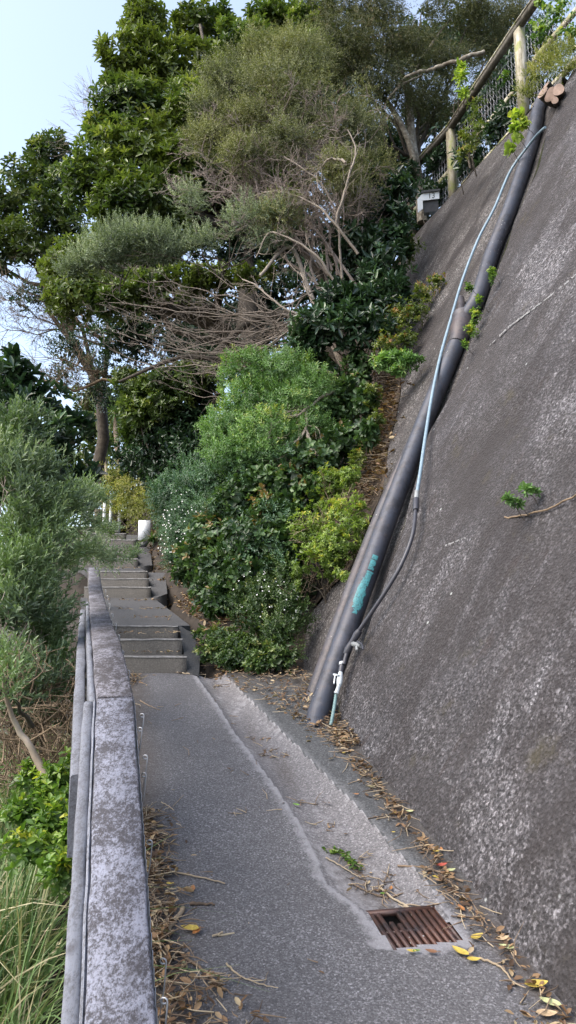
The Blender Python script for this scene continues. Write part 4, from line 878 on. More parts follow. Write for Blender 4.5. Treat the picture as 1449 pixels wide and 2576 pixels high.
hedge = plant('leafy_creeper', 'thick mound of dark oval-leaved creeper overhanging the leaf-strewn steps', 'creeper',
    [(600, 1270, 85, 55, 8.4), (690, 1290, 70, 55, 8.1), (550, 1340, 75, 55, 8.5), (640, 1360, 90, 60, 8.0), (700, 1370, 50, 60, 7.8), (500, 1400, 55, 50, 8.9), (560, 1420, 70, 55, 8.2), (630, 1440, 70, 50, 7.8), (530, 1480, 55, 45, 8.4), (580, 1500, 60, 45, 8.0), (545, 1530, 45, 25, 8.1), (470, 1440, 30, 35, 9.2)], 'leaf_vine', 'ros', L=.064, W=.040, K=6, cover=2.4, up=.45, shell=.35, rough=.38, seed=101, gap=(2.5, -.75), fold=.12, spread=(40, 95))
plant('daisy_bush', 'grey-green bush speckled with tiny white daisies beside the upper steps', 'bush',
    [(470, 1290, 50, 45, 9.6), (500, 1330, 45, 45, 9.2), (455, 1350, 40, 45, 9.8), (440, 1400, 28, 35, 9.8), (530, 1290, 40, 40, 9.2)], 'leaf_bluegreen', 'spr', L=.028, W=.010, nl=12, SLn=.12, cover=2.2, up=.6, shell=.35, rough=.3, seed=105, shape=4, ang=60)
def daisies(parent, lobs, n, r=.011):
    mb = MB()
    for l in lobs:
        p, o = sample(lobe(*l), n, .05, .2, seed=3); p = p + o * .04; k = o[:, 1] < .3; p, o = p[k], o[k]
        for q, a in zip(p, nz(o * .5 + UPV * .3 + np.array([0, -.6, 0]))):
            A, B = basis(a[None]); A, B = A[0], B[0]; an = np.arange(7) / 7 * 6.283
            mb.add([q + r * (math.cos(t) * A + math.sin(t) * B) for t in an], [tuple(range(7))])
    mb.build('daisy_flower', MAT['petal'], parent)['kind'] = 'stuff'
plant('tangled_weeds', 'wispy blue-green weeds threading through the dark creeper mound', 'weeds',
    [(610, 1235, 80, 40, 8.25), (690, 1300, 55, 40, 7.95), (540, 1290, 60, 45, 8.5), (650, 1400, 50, 40, 7.75), (720, 1430, 35, 60, 7.7), (600, 1180, 80, 35, 8.4), (740, 1160, 50, 50, 8.1)], 'leaf_bluegreen', 'spr', L=.04, W=.013, nl=12, SLn=.16, cover=.75, up=.6, shell=.3, rough=.5, seed=107, shape=4, ang=60, big_inner=0, gap=(3, -.1))
daisies(COL.objects['daisy_bush'], [(470, 1290, 55, 50, 9.5), (500, 1330, 50, 50, 9.1), (450, 1360, 40, 45, 9.7)], 75, .0085)
lime = plant('lime_shrub', 'bright yellow-green small-leaved shrub spilling over the wall edge left of the pipe', 'shrub',
    [(840, 1215, 55, 40, 7.9), (800, 1270, 65, 45, 7.8), (860, 1290, 55, 50, 7.5), (780, 1340, 55, 50, 7.7), (850, 1370, 60, 50, 7.3), (800, 1420, 65, 45, 7.3), (770, 1460, 40, 30, 7.4), (870, 1430, 28, 30, 7.0), (900, 1300, 25, 50, 7.2), (880, 1200, 25, 30, 7.6)], 'leaf_lime', 'ros', L=.036, W=.015, K=7, cover=1.9, up=.7, shell=.4, rough=.32, seed=111, big_inner=.25, gap=(3, -.5), shape=5)
tw = MB()
for x, y in [(840, 1260), (800, 1330), (860, 1350), (800, 1400), (780, 1460), (860, 1430), (740, 1500), (880, 1280)]:
    for _ in range(5): twigs(tw, P(x, y + 30, 7.6), rng.normal(0, .6, 3) + UPV * .5, .25, .004, 2, 4, .7, .4, .7, .1, .0018, 4)
tw.build('stems', MAT['dry_twigs'], lime)
plant('mixed_weeds', 'mixed low weeds and daisies with long pale stalks at the foot of the bank', 'weeds',
    [(680, 1500, 60, 45, 7.5), (730, 1540, 45, 60, 7.2), (640, 1560, 60, 45, 7.4), (700, 1590, 55, 45, 7.1), (720, 1450, 40, 40, 7.5), (730, 1640, 25, 40, 6.9), (620, 1510, 40, 40, 7.7)], 'leaf_low', 'spr', L=.035, W=.015, nl=10, SLn=.12, cover=1.6, up=.7, shell=.4, rough=.35, seed=121, shape=4, ang=60, droop=.1, gap=(3, -.4))
daisies(COL.objects['mixed_weeds'], [(650, 1490, 50, 40, 7.4), (700, 1520, 40, 40, 7.1)], 20, .007)
plant('groundcover_plant', 'low bright green ground cover spreading right of the nearest steps', 'ground cover plant',
    [(560, 1610, 55, 35, 7.6), (620, 1630, 55, 35, 7.3), (540, 1645, 40, 28, 7.3), (590, 1660, 45, 25, 7.1), (650, 1670, 40, 25, 6.9), (520, 1600, 30, 25, 7.9), (690, 1650, 35, 35, 6.9)], 'leaf_low', 'ros', L=.045, W=.022, K=6, cover=2.0, up=.8, shell=.4, rough=.35, seed=125)
# wall-edge weeds
plant('bank_weeds', 'reddish and green weeds filling the gap in the wall above the steep bank', 'weeds',
    [(1100, 710, 25, 25, 9.0), (1060, 740, 35, 30, 9.0), (1020, 645, 28, 30, 10.4), (1040, 790, 40, 35, 8.8), (935, 990, 28, 35, 8.2), (950, 1060, 20, 28, 8.0), (900, 1160, 25, 30, 7.9), (1000, 800, 35, 45, 8.9), (1020, 850, 35, 35, 8.6), (970, 870, 35, 35, 8.5), (1030, 620, 30, 30, 10.3)], 'leaf_new', 'ros', L=.04, W=.018, K=6, cover=.8, up=.7, shell=.5, rough=.4, seed=131, nostem=True, big_inner=.3)
plant('wall_shrub', 'small fresh green shrub growing out over the wall edge above the dry leaves', 'shrub',
    [(1000, 905, 45, 22, 8.0), (1035, 910, 28, 18, 7.9), (965, 910, 28, 25, 8.1), (1000, 935, 25, 16, 8.0)], 'leaf_hebe', 'ros', L=.06, W=.018, K=8, cover=1.6, up=.6, shell=.5, rough=.3, seed=133, nostem=True, big_inner=.2)
plant('joint_weeds', 'small weeds sprouting around the rusty pipe joint', 'weeds',
    [(1195, 795, 14, 22, 6.75), (1185, 835, 14, 18, 6.7), (1205, 760, 12, 14, 6.8), (1180, 725, 10, 18, 6.85), (1238, 690, 10, 24, 6.9), (1170, 870, 8, 12, 6.6)], 'leaf_cover', 'ros', L=.032, W=.015, K=6, cover=.9, up=.8, shell=.6, rough=.3, seed=135, nostem=True, big_inner=0)
plant('wall_weed', 'small pale green weed rooted in the bare roughcast right of the pipes', 'weed',
    [(1275, 1258, 16, 10, 4.5), (1300, 1268, 12, 7, 4.5), (1322, 1232, 9, 6, 4.5), (1345, 1240, 6, 5, 4.5)], 'leaf_hebe', 'ros', L=.04, W=.014, K=7, cover=1.2, up=1.0, shell=.6, rough=.2, seed=137, nostem=True, big_inner=0)
tw = MB(); A = onp([(1270, 1300), (1330, 1295), (1400, 1270), (1449, 1245)], .01); tw.tube(smooth(A, 20) + rng.normal(0, .004, (20, 3)), .006, 5); tw.build('root', MAT['twig_brown'], COL.objects['wall_weed'])
# far end of the path
plant('far_shrub', 'golden green ferny bush beyond the top of the steps', 'bush',
    [(320, 1195, 45, 28, 15.5), (350, 1230, 55, 35, 14.8), (300, 1230, 30, 35, 15.5), (395, 1270, 45, 35, 13.8), (340, 1280, 35, 28, 14.6), (400, 1225, 35, 30, 14), (300, 1265, 25, 20, 15.8)], 'leaf_fern', 'spr', L=.08, W=.02, nl=14, SLn=.35, cover=2.0, up=.4, shell=.4, rough=.4, seed=141, shape=4, ang=70, droop=.5)
plant('backdrop_trees', 'shadowy trees closing the far end of the path', 'trees',
    [(240, 1010, 60, 45, 22), (300, 1040, 50, 45, 22), (180, 1060, 60, 50, 21), (250, 1090, 60, 50, 23), (310, 1120, 60, 60, 24), (230, 1170, 60, 60, 23), (290, 1200, 60, 50, 24), (190, 1230, 50, 60, 21), (240, 1240, 60, 50, 22), (330, 1060, 40, 60, 22)], 'leaf_glossy_far', 'ros', L=.17, W=.08, K=6, cover=1.5, up=.4, shell=.5, rough=.35, gap=(.9, -.4), seed=145)
def cabbage(x, ybase, ytop, d, r, lab, r_head, lean=0, ff=70):
    t = empty('cabbage_tree', P(x, ybase, d), lab, 'tree', None); tb = MB(); top = P(x + lean, ytop, d)
    pts = wiggle(P(x, ybase, d), top, 8, .03); tb.tube(pts, np.linspace(r, r * .8, 8), 9); tb.build('trunk', MAT['bark_pale'], t, smooth=True)
    mb = MB(); n = ff; dd = nz(rng.normal(size=(n, 3)) + UPV * .25)
    for q in dd:
        L = r_head * rng.uniform(.75, 1.1); pts = np.array([top + q * L * s - UPV * L * .35 * s * s * (1.2 - q[2]) for s in np.linspace(0, 1, 5)])
        sd = nz(np.cross(q, UPV + .01)); w = np.array([.02, .03, .026, .016, .002])[:, None]
        v = np.concatenate([pts - sd * w, pts + sd * w]); f = [(i, i + 1, i + 6, i + 5) for i in range(4)]; mb.add(v, f, np.clip(rng.normal(.45, .2), 0, 1))
    mb.build('crown', MAT['grass_blade'], t)
cabbage(252, 1245, 1040, 19, .085, 'pale-trunked cabbage tree nearest the top of the steps', .62, -8)
cabbage(270, 1240, 1110, 20.5, .05, 'thin grey cabbage tree trunk beside the thicker pale one', .4, -2)
cabbage(305, 1180, 1040, 21, .09, 'forked cabbage tree behind the ferny bush', .65, -15)
cabbage(322, 1175, 1080, 22, .05, 'slender cabbage tree at the right end of the far group', .45, 3)
cabbage(228, 1240, 1050, 24, .05, 'small cabbage tree deepest in the shade at left', .6, 0)
t = empty('marker_post', P(266, 1230, 17.5), 'short rust-red post standing by the far tree trunks', 'post'); mb = MB()
mb.tube([P(266, 1245, 17.5), P(267, 1208, 17.5)], .045, 12); mb.build('shaft', MAT['red_post'], t); mb = MB(); mb.tube([P(267, 1212, 17.5), P(267.2, 1206, 17.5)], .058, 12); mb.build('cap', MAT['red_post'], t)
# timber retaining wall at the top
t = empty('timber_wall', P(300, 1330, 16.6), 'low grey timber sleeper wall behind the topmost steps', 'wall')
for k in range(7):
    for (xa, ya, da), (xb, yb, db) in (((240, 1328, 15.6), (320, 1300, 16.6)), ((320, 1300, 16.6), (352, 1330, 15.4))):
        a = P(xa, ya - k * 4 - (k * 2 if xa > 300 else 0), da) + (0, 0, 0); b = P(xb, yb - k * 4, db); 
        a[2] = 4.05 + k * .095; b[2] = 4.12 + k * .1; dd = nz(b - a); mb = MB(); nn = nz(np.cross(dd, UPV)); mb.box((a + b) / 2 + nn * rng.normal(0, .008), np.linalg.norm(b - a), .07, .085, dd, nn, np.cross(nn, dd)); mb.build('sleeper', MAT['sleeper_wood'], t)
for x, d in ((262, 15.5), (278, 15.7), (300, 16.0), (222, 15.2)):
    p = P(x, 1310, d); mb = MB(); mb.box((p[0], p[1], 4.45), .06, .05, .85); mb.build('support_post', MAT['white_paint'], t)
# white board and flax
c = P(363, 1334, 13.2); t = empty('white_board', c - (0, 0, .2), 'blank white board standing on edge beside the upper steps', 'board')
rt = np.array([1, .1, 0.]); rt /= np.linalg.norm(rt); mb = MB(); mb.box(c, .21, .035, .36, rt, np.cross(UPV, rt), UPV); mb.build('panel', MAT['white_paint'], t)
mb = MB(); mb.box(c + (0, .01, -.26), .16, .05, .12, rt, np.cross(UPV, rt), UPV); mb.build('foot', MAT['dark_metal'], t)
def strap(name, lab, cat, x, y, d, n, L, w, mat, updir=.7):
    t = empty(name, P(x, y, d), lab, cat); mb = MB(); b = P(x, y, d)
    for _ in range(n):
        q = nz(rng.normal(size=3) * (1, 1, .3) + UPV * updir); l = L * rng.uniform(.6, 1.1); sd = nz(np.cross(q, UPV)); o = b + rng.normal(0, .03, 3) * (1, 1, 0)
        pts = np.array([o + q * l * s - UPV * l * .5 * s * s for s in np.linspace(0, 1, 7)]); ww = (w * np.array([.8, 1, 1, .9, .75, .5, .05]))[:, None]
        mb.add(np.concatenate([pts - sd * ww, pts + sd * ww]), [(i, i + 1, i + 8, i + 7) for i in range(6)], rng.random())
    mb.build('leaf_blade', MAT[mat], t); return t
strap('flax_plant', 'dark strap-leaved plant arching in front of the white board', 'plant', 383, 1362, 12.6, 46, .45, .014, 'leaf_vine', .8)
# ------------------------------------------------------------------ left side
plant('laurel_tree', 'dark glossy-leaved tree behind the grey-green shrub at the left edge', 'tree',
    [(25, 960, 50, 45, 7), (80, 1010, 70, 45, 7), (20, 1030, 60, 50, 6.8), (120, 1060, 70, 50, 7), (180, 1080, 45, 45, 7.2), (80, 1100, 80, 60, 6.8), (190, 1150, 45, 60, 7.2), (140, 1180, 70, 60, 7), (200, 1220, 35, 45, 7.2), (30, 1150, 60, 60, 6.6), (60, 1210, 90, 60, 6.6), (38, 915, 10, 30, 7)], 'leaf_dark', 'ros', trunk=(P(120, 1500, 7), .06, P(100, 1200, 7)),
    L=.12, W=.04, K=7, cover=2.2, up=.8, shell=.4, rough=.4, seed=151, spread=(20, 80), gap=(2.2, -.5))
fr = plant('coastal_shrub', 'large feathery grey-green shrub leaning over the rail from the left', 'shrub',
    [(50, 1090, 55, 50, 4.4), (30, 1180, 70, 55, 4.2), (90, 1230, 75, 60, 4.3), (40, 1290, 80, 60, 4.1), (140, 1290, 70, 55, 4.6), (170, 1330, 45, 40, 4.9), (70, 1370, 80, 60, 4.1), (115, 1400, 50, 50, 4.5), (40, 1450, 75, 60, 3.9), (105, 1480, 50, 55, 4.2), (135, 1500, 25, 50, 4.4), (40, 1540, 70, 55, 3.8), (100, 1570, 50, 50, 4.0), (50, 1630, 65, 50, 3.7), (115, 1640, 40, 45, 4.0), (90, 1690, 50, 35, 3.8), (210, 1265, 35, 28, 5.2), (25, 1700, 50, 45, 3.5), (135, 1590, 20, 45, 4.1), (60, 1750, 50, 30, 3.7), (130, 1735, 40, 25, 4.0), (150, 1690, 35, 30, 4.2), (20, 1790, 40, 30, 3.6), (110, 1790, 45, 25, 3.9)], 'leaf_front', 'spr', L=.046, W=.0135, nl=14, SLn=.14, cover=3.5, up=.9, shell=.35, rough=.35, seed=161, shape=4, droop=.0, ang=42, big_inner=.5, gap=(3.2, -.45), stem=None)
mb = MB(); sp = MB()
for pts in ([(190, 1330, 5.0), (240, 1375, 5.4), (300, 1400, 5.6), (343, 1394, 5.8)], [(200, 1290, 5.2), (250, 1320, 5.5), (285, 1340, 5.8)], [(180, 1370, 4.8), (240, 1400, 5.2), (280, 1415, 5.4)], [(180, 1250, 5.2), (230, 1240, 5.5), (262, 1258, 5.7)], [(150, 1420, 4.6), (210, 1400, 4.9), (252, 1385, 5.1)]):
    c = px_branch(sp, pts, .006, .002, n=20, sides=5, wob=.01)
    for k in range(1, 20):
        m = 5; pp = np.repeat(c[k][None], m, 0) + rng.normal(0, .01, (m, 3)); ax = nz(np.repeat((c[min(k + 1, 19)] - c[k - 1])[None], m, 0) * 8 + rng.normal(0, .5, (m, 3)) + UPV * .3)
        sprays(mb, pp, ax, .11, .034, .010, 12, np.clip(rng.normal(.65, .15, m), 0, 1), 45, 4, .05)
mb.build('spray', MAT['leaf_front'], fr); 
for x, y, d in [(20, 1700, 3.6), (100, 1750, 3.9), (150, 1800, 4.0), (60, 1800, 3.7), (30, 1400, 4.0), (110, 1450, 4.2), (60, 1250, 4.3)]:
    for _ in range(3): twigs(sp, P(x, y, d + .1), UPV + rng.normal(0, .35, 3) - np.array([.15, 0, 0]), .28, .007, 2, 3, .5, .35, .6, .2, .002)
sp.build('branches', MAT['twig_grey'], fr)
# dry thicket under the shrub
th = MB()
for k in range(150):
    x, y, d = rng.uniform(-10, 180), rng.uniform(1740, 1960), rng.uniform(3.2, 4.4); twigs(th, P(x, y, d), rng.normal(0, 1, 3) * (1, .6, .6) + UPV * .4, .17, .0045, 2, 3, .7, .4, .65, .05, .0016)
tag(th.build('dry_thicket', MAT['twig_brown']), 'tangle of dead brown twigs under the grey-green shrub left of the rail', 'twigs', kind='stuff')
o = plant('broom_branch', 'bare brown stem rising from the dead twigs at lower left', 'branch', [(30, 1690, 28, 40, 3.0), (20, 1740, 25, 30, 2.9)], 'leaf_front', 'spr', L=.03, W=.009, nl=14, SLn=.11, cover=1.2, up=1, seed=166, big_inner=0, shape=4)
tb = MB(); px_branch(tb, [(115, 1950, 3.0), (85, 1880, 3.0), (50, 1830, 3.0), (20, 1750, 2.95), (15, 1690, 2.9)], .016, .006, wob=.01); tb.build('stem', MAT['bark_pale'], o)
plant('creeper_patch', 'yellow-green broad-leaved creeper against the outer side of the rail', 'creeper',
    [(150, 1960, 45, 40, 3.0), (170, 2020, 40, 40, 2.8), (130, 2070, 45, 40, 2.7), (180, 2100, 28, 45, 2.6), (110, 2000, 35, 40, 2.9), (120, 2140, 40, 35, 2.6), (180, 1920, 25, 30, 3.1), (90, 1950, 50, 30, 3.2), (60, 2040, 50, 30, 2.9), (150, 2180, 40, 40, 2.5), (60, 2130, 40, 35, 2.6)], 'leaf_cover', 'ros', L=.029, W=.015, K=6, cover=1.9, up=.8, shell=.5, rough=.5, seed=171, spread=(35, 90), nostem=True)
# grass
def grass(n, xr, yr, zf, h, w, mat, name, lab, bendf=.8, kind='stuff', seeds=0):
    x = rng.uniform(*xr, n); y = rng.uniform(*yr, n); x = x - .2295 * y
    z = zf(x, y); b = np.stack([x, y, z], -1); q = nz(rng.normal(0, .30, (n, 3)) * (1, 1, 0) + UPV); H = h * rng.uniform(.5, 1.15, n)
    side = nz(np.cross(q, nz(rng.normal(size=(n, 3))))); bd = nz(rng.normal(size=(n, 3)) * (1, 1, 0)); bf = rng.uniform(.1, 1, n) ** 1.5 * bendf
    ss = np.linspace(0, 1, 7); V = []
    for s in ss:
        p = b + q * (H * s)[:, None] + bd * (H * bf * s * s)[:, None] - UPV * (H * bf * .5 * s ** 3)[:, None]; ww = w * (1 - s ** 2.2) + .0006
        V += [p - side * ww, p + side * ww]
    V = np.stack(V, 1); i = np.arange(n)[:, None] * 14
    f = np.concatenate([i + np.array([[2 * k, 2 * k + 1, 2 * k + 3, 2 * k + 2]]) for k in range(6)]); r = np.tile(np.clip(rng.normal(.54, .27, n), 0, 1), 6)
    mb = MB(); mb.add(V.reshape(-1, 3), f, r)
    if seeds:
        for k in rng.choice(n, seeds, replace=False):
            tip = V[k, -1]; d_ = nz(V[k, -1] - V[k, -5]); p = np.repeat(tip[None], 16, 0) + d_ * np.linspace(-.06, .03, 16)[:, None]
            leaves(mb, p, nz(d_[None] + rng.normal(0, .35, (16, 3))), rng.normal(size=(16, 3)), .018, .005, np.full(16, .95), 4)
    return tag(mb.build(name, MAT[mat]), lab, 'grass', kind=kind)
gz = lambda x, y: terrain_z(x, y) + .0
grass(5200, (-1.1, -.27), (1.1, 3.2), gz, .74, .0042, 'grass_blade', 'long_grass', 'long green and straw-coloured grass beside the rail', seeds=90, bendf=1.15)
grass(4200, (-1.1, -.25), (3.0, 5.2), gz, .42, .004, 'grass_blade', 'dry_grass', 'dry grass under the bushes left of the rail', seeds=20)
grass(5000, (-3.2, -.9), (1.5, 5.5), gz, .75, .004, 'grass_blade', 'far_grass', 'rough grass falling away to the left')
# behind the fence / top right greenery
plant('fence_vine', 'bright heart-leaved vine hanging over the wall beside the top of the pipe', 'vine',
    [(1300, 290, 16, 20, 7.7), (1290, 320, 14, 16, 7.6), (1300, 345, 14, 12, 7.6), (1280, 375, 12, 12, 7.5), (1320, 310, 12, 16, 7.7)], 'leaf_vinelight', 'ros', L=.065, W=.055, K=4, cover=1.0, up=.1, shell=.6, rough=.3, seed=181, nostem=True, big_inner=0, shape=6, spread=(60, 100))
plant('fence_vine', 'light green vine climbing through the mesh above the cut stump', 'vine',
    [(1400, 30, 40, 40, 9), (1360, 80, 30, 40, 9), (1430, 90, 35, 35, 9), (1360, 10, 25, 20, 9.2), (1270, 190, 14, 18, 9.5)], 'leaf_cover', 'ros', L=.05, W=.035, K=4, cover=.7, up=.3, shell=.6, rough=.4, seed=183, nostem=True, big_inner=0, shape=6, spread=(50, 100))
plant('wall_top_bush', 'wiry green bush on the wall top around the big fence post', 'bush',
    [(1380, 165, 45, 25, 8.2), (1420, 180, 35, 22, 8.0), (1345, 195, 28, 22, 8.2), (1320, 240, 20, 25, 8.1), (1400, 140, 40, 22, 8.4), (1440, 130, 25, 20, 8.2)], 'leaf_fern', 'spr', L=.03, W=.009, nl=16, SLn=.16, cover=1.5, up=.8, shell=.5, rough=.4, seed=185, nostem=True, shape=4, ang=45, big_inner=.2)
plant('shade_shrub', 'dark undergrowth seen through the chain mesh along the wall top', 'shrub',
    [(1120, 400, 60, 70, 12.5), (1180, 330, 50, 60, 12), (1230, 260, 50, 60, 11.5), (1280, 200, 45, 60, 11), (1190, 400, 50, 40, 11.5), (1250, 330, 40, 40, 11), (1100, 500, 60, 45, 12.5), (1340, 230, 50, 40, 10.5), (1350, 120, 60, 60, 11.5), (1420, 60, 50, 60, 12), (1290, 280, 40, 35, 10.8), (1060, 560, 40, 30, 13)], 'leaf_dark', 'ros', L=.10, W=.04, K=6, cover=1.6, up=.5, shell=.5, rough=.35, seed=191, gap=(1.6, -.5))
plant('sapling', 'reddish-tipped sapling growing against the mesh between the two posts', 'sapling',
    [(1200, 260, 22, 16, 9.2), (1190, 300, 25, 30, 9.1), (1180, 350, 28, 30, 9.0), (1170, 385, 28, 22, 8.9), (1205, 330, 20, 30, 9.0), (1165, 345, 16, 20, 9.1)], 'leaf_new', 'ros', L=.055, W=.018, K=7, cover=.55, up=.9, shell=.6, rough=.3, seed=187, big_inner=0)
plant('sapling', 'yellow-tipped shoot rising behind the top rail of the fence', 'sapling',
    [(1160, 175, 13, 12, 10), (1160, 195, 14, 14, 10), (1166, 235, 8, 14, 10)], 'leaf_vinelight', 'ros', L=.08, W=.022, K=8, cover=1.6, up=.9, shell=.6, rough=.3, seed=188, big_inner=.2)
plant('dark_shrub', 'dark shrub in the shade just inside the mesh by the nearer post', 'shrub',
    [(1165, 400, 14, 24, 9.6), (1100, 400, 30, 30, 12.6), (1030, 440, 30, 50, 12.6), (1090, 470, 60, 60, 13.2)], 'leaf_dark', 'ros', L=.09, W=.035, K=6, cover=1.2, up=.5, shell=.5, rough=.3, seed=189, big_inner=.3)
grass(500, (5.25, 6.1), (6.9, 7.9), lambda x, y: on_wall(1449, 158)[2] - .15 + 0 * x, .32, .004, 'grass_blade', 'wall_top_grass', 'tufts of grass on top of the wall')
# cut stump
sc = on_wall(1385, 228, .02); t = empty('cut_stump', sc - (0, 0, .1), 'sawn-off multi-stemmed stump at the top end of the drain pipe', 'stump')
for (dx, dy, r, l) in ((-18, 4, .11, .28), (-4, 16, .07, .30), (18, -2, .09, .30), (4, 8, .10, .2), (-10, -12, .08, .25), (10, 22, .05, .26)):
    e = on_wall(1385 + dx * 1.1, 228 + dy * 1.1, .12); b = sc - WN * .18 + rng.normal(0, .02, 3) - UPV * .1; mb = MB(); pts = wiggle(b, e, 6, .04); rr = np.array([r * 1.1, r, r * .95, r, r, r]) * (1 + rng.normal(0, .04, 6)) * .72
    mb.tube(pts, rr, 10, cap=False); o = mb.build('stem', MAT['bark_dark'], t)
    ax = nz(pts[-1] - pts[-2]); A, Bb = basis(ax[None]); an = np.arange(14) / 14 * 6.283; mb = MB()
    mb.add([pts[-1] + ax * .002 + rr[-1] * (1 + .06 * math.sin(3 * q)) * (math.cos(q) * A[0] + math.sin(q) * Bb[0]) for q in an], [tuple(range(14))]); mb.build('cut_face', MAT['cut_wood'], o)
# ------------------------------------------------------------------ litter
def surf(u, y): return np.stack([XY(u, y), y, path_h(np.asarray(u, float), np.asarray(y, float))], -1)
def litter(name, lab, p, nl, nt_, L=.035, mat='dry_litter', lift=.006, tl=.10, mat2='dry_twigs'):
    mb = MB(); n = len(p); idx = rng.integers(0, n, nl); b = p[idx] + UPV * rng.uniform(0, lift * 4, (nl, 1)); d = nz(rng.normal(size=(nl, 3)) * (1, 1, .25)); nr = nz(UPV + rng.normal(0, .45, (nl, 3)))
    l = L * rng.uniform(.5, 1.5, nl); leaves(mb, b, d, nr, l, l * .42, rng.random(nl), 6, .3, -.15)
    a = tag(mb.build(name, MAT[mat]), lab, 'leaves', kind='stuff')
    tb = MB()
    for k in rng.integers(0, n, nt_):
        dd = nz(rng.normal(size=3) * (1, 1, .12)); l = tl * rng.uniform(.3, 1.6); q = p[k] + UPV * (lift + rng.uniform(0, .02)); m = q + dd * l * .5 + rng.normal(0, l * .10, 3) * (1, 1, .3); e = q + dd * l; e[2] += SL * dd[1] * l; m[2] += SL * dd[1] * l * .5
        tb.tube([q, m, e], [.0028, .0024, .0012], 4, cap=False)
    tag(tb.build(name.replace('leaves', 'twigs').replace('litter', 'twigs'), MAT[mat2]), lab.replace('leaves', 'twigs'), 'twigs', kind='stuff')
    return a
n = 700; y = rng.uniform(2.2, 5.6, n); u = 1.60 - np.abs(rng.normal(0, .055, n)) * (1 + .6 * (noise(np.stack([y * 2, y, y], -1), 2) > .2)) + .02
base_pts = surf(u, y)
litter('leaf_litter', 'brown leaves gathered along the foot of the wall', base_pts, 640, 190, .032)
y = rng.uniform(2.35, 4.3, 900); w_ = .07 + .13 * np.clip(np.sin((y - 2.35) / .75 * 3.1), 0, 1) * (y < 3.7); u = .16 + np.abs(rng.normal(0, 1, 900)) * w_
pile = surf(u, y) + UPV * rng.uniform(0, .035, (900, 1))
litter('pile_litter', 'brown leaves heaped under the rail', pile, 650, 620, .038, tl=.085)
y = rng.uniform(5.2, 7.1, 1500); g0 = np.interp(y, [5.2, 6.2, 7.1], [1.50, 1.22, .78]); u = g0 + rng.random(1500) ** .8 * (1.72 - g0) + .0
litter('bank_litter', 'dead leaves and stalks covering the end of the verge', surf(u, y) + UPV * np.clip((u - g0) * .06, 0, .05)[:, None], 800, 380, .035, tl=.07)
def px_litter(name, lab, poly, nl, nt_, L=.045):
    pts = []
    for (x, y, d), (x2, y2, d2), rad in poly:
        for _ in range(120):
            s = rng.random(); q = P(x * (1 - s) + x2 * s + rng.normal(0, rad), y * (1 - s) + y2 * s + rng.normal(0, rad * .4), d * (1 - s) + d2 * s); pts.append(q)
    return litter(name, lab, np.array(pts), nl, nt_, L)
# ground strip between steps and bank: place on the terrain
def ter_litter(name, lab, x0f, w, yr, nl, nt_, L=.05, lift=.01):
    y = rng.uniform(*yr, 2500); x = x0f(y) + rng.random(2500) * w; X = np.stack([x, y, np.maximum(tz(x, y), basez(y) * 0 - 9)], -1); return litter(name, lab, X, nl, nt_, L, lift=lift)
ter_litter('slope_litter', 'dead brown leaves drifted between the steps and the bank', lambda y: np.interp(y, _ye, _xe) + .05, .95, (7.0, 14.5), 4200, 500, .055)
# thin scatter in the channel and on the landings
y = rng.uniform(3.6, 6.8, 300); gl_, gr_ = np.interp(y, GLy, GLu), np.interp(y, GRy, GRu); u = gl_ + (gr_ - gl_) * np.clip(rng.normal(.5, .15, 300), 0, 1); kk = noise(np.stack([y, y, y], -1), 2.2) > .0
litter('channel_litter', 'dead leaves and bits lying in the drainage channel', surf(u[kk], y[kk]), 110, 90, .022, tl=.06, lift=.003)
y = rng.uniform(2.4, 6.9, 200); u = rng.uniform(.2, 1.0, 200)
litter('path_litter', 'scattered leaves and bits on the asphalt path', surf(u, y), 22, 34, .02, tl=.06, lift=.003)
y = rng.uniform(6.6, 6.98, 200); u = .0 + np.abs(rng.normal(0, .14, 200)) + .02
litter('step_litter', 'brown leaves caught below the nearest step', surf(u, y), 110, 60, .035, tl=.08, lift=.004)
q = []
for y0_, z0_, xa_, xb_ in [(8.4, 2.17, -2.0, -1.3), (9.2, 2.30, -2.3, -1.5), (9.9, 2.44, -2.6, -1.8), (11.5, 3.01, -3.1, -2.3), (7.6, 2.0, -1.9, -1.1), (7.28, 1.815, -1.8, -1.05)]:
    for _ in range(60): yy_ = y0_ + rng.uniform(-.07, .07); s_ = rng.random() ** .5; q.append((xa_ + (xb_ - xa_) * s_, yy_, z0_ + .012))
litter('landing_litter', 'leaves scattered over the landings', np.array(q), 150, 50, .035, tl=.07, lift=.002)
# dry leaves on the bare strip of bank left of the wall
pts = []
for _ in range(1400):
    s = rng.random(); x = np.interp(s, [0, .3, .6, 1], [905, 940, 958, 992]) + rng.normal(0, 22); yy_ = np.interp(s, [0, 1], [1260, 880]) + rng.normal(0, 12); pts.append(on_wall(x, yy_, -.12 + rng.uniform(-.06, .08)))
litter('strip_litter', 'brown dead leaves and grass caught on the bank beside the wall', np.array(pts), 1500, 900, .06, tl=.2)
# earth bank beside the wall so that the litter and shrubs have ground under them
bank = MB()
LB = resample([on_wall(*p, -IN - .045) for p in LE], 60); oth = LB + AX * 3.6 - WN * .5; V, Fc = loft(LB, oth, 40, .03, 1.1); bank.add(V, Fc, .5)
tag(bank.build('earth_bank', MAT['soil_dry'], smooth=True), 'steep dry earth bank beside the wall', 'bank', kind='structure')
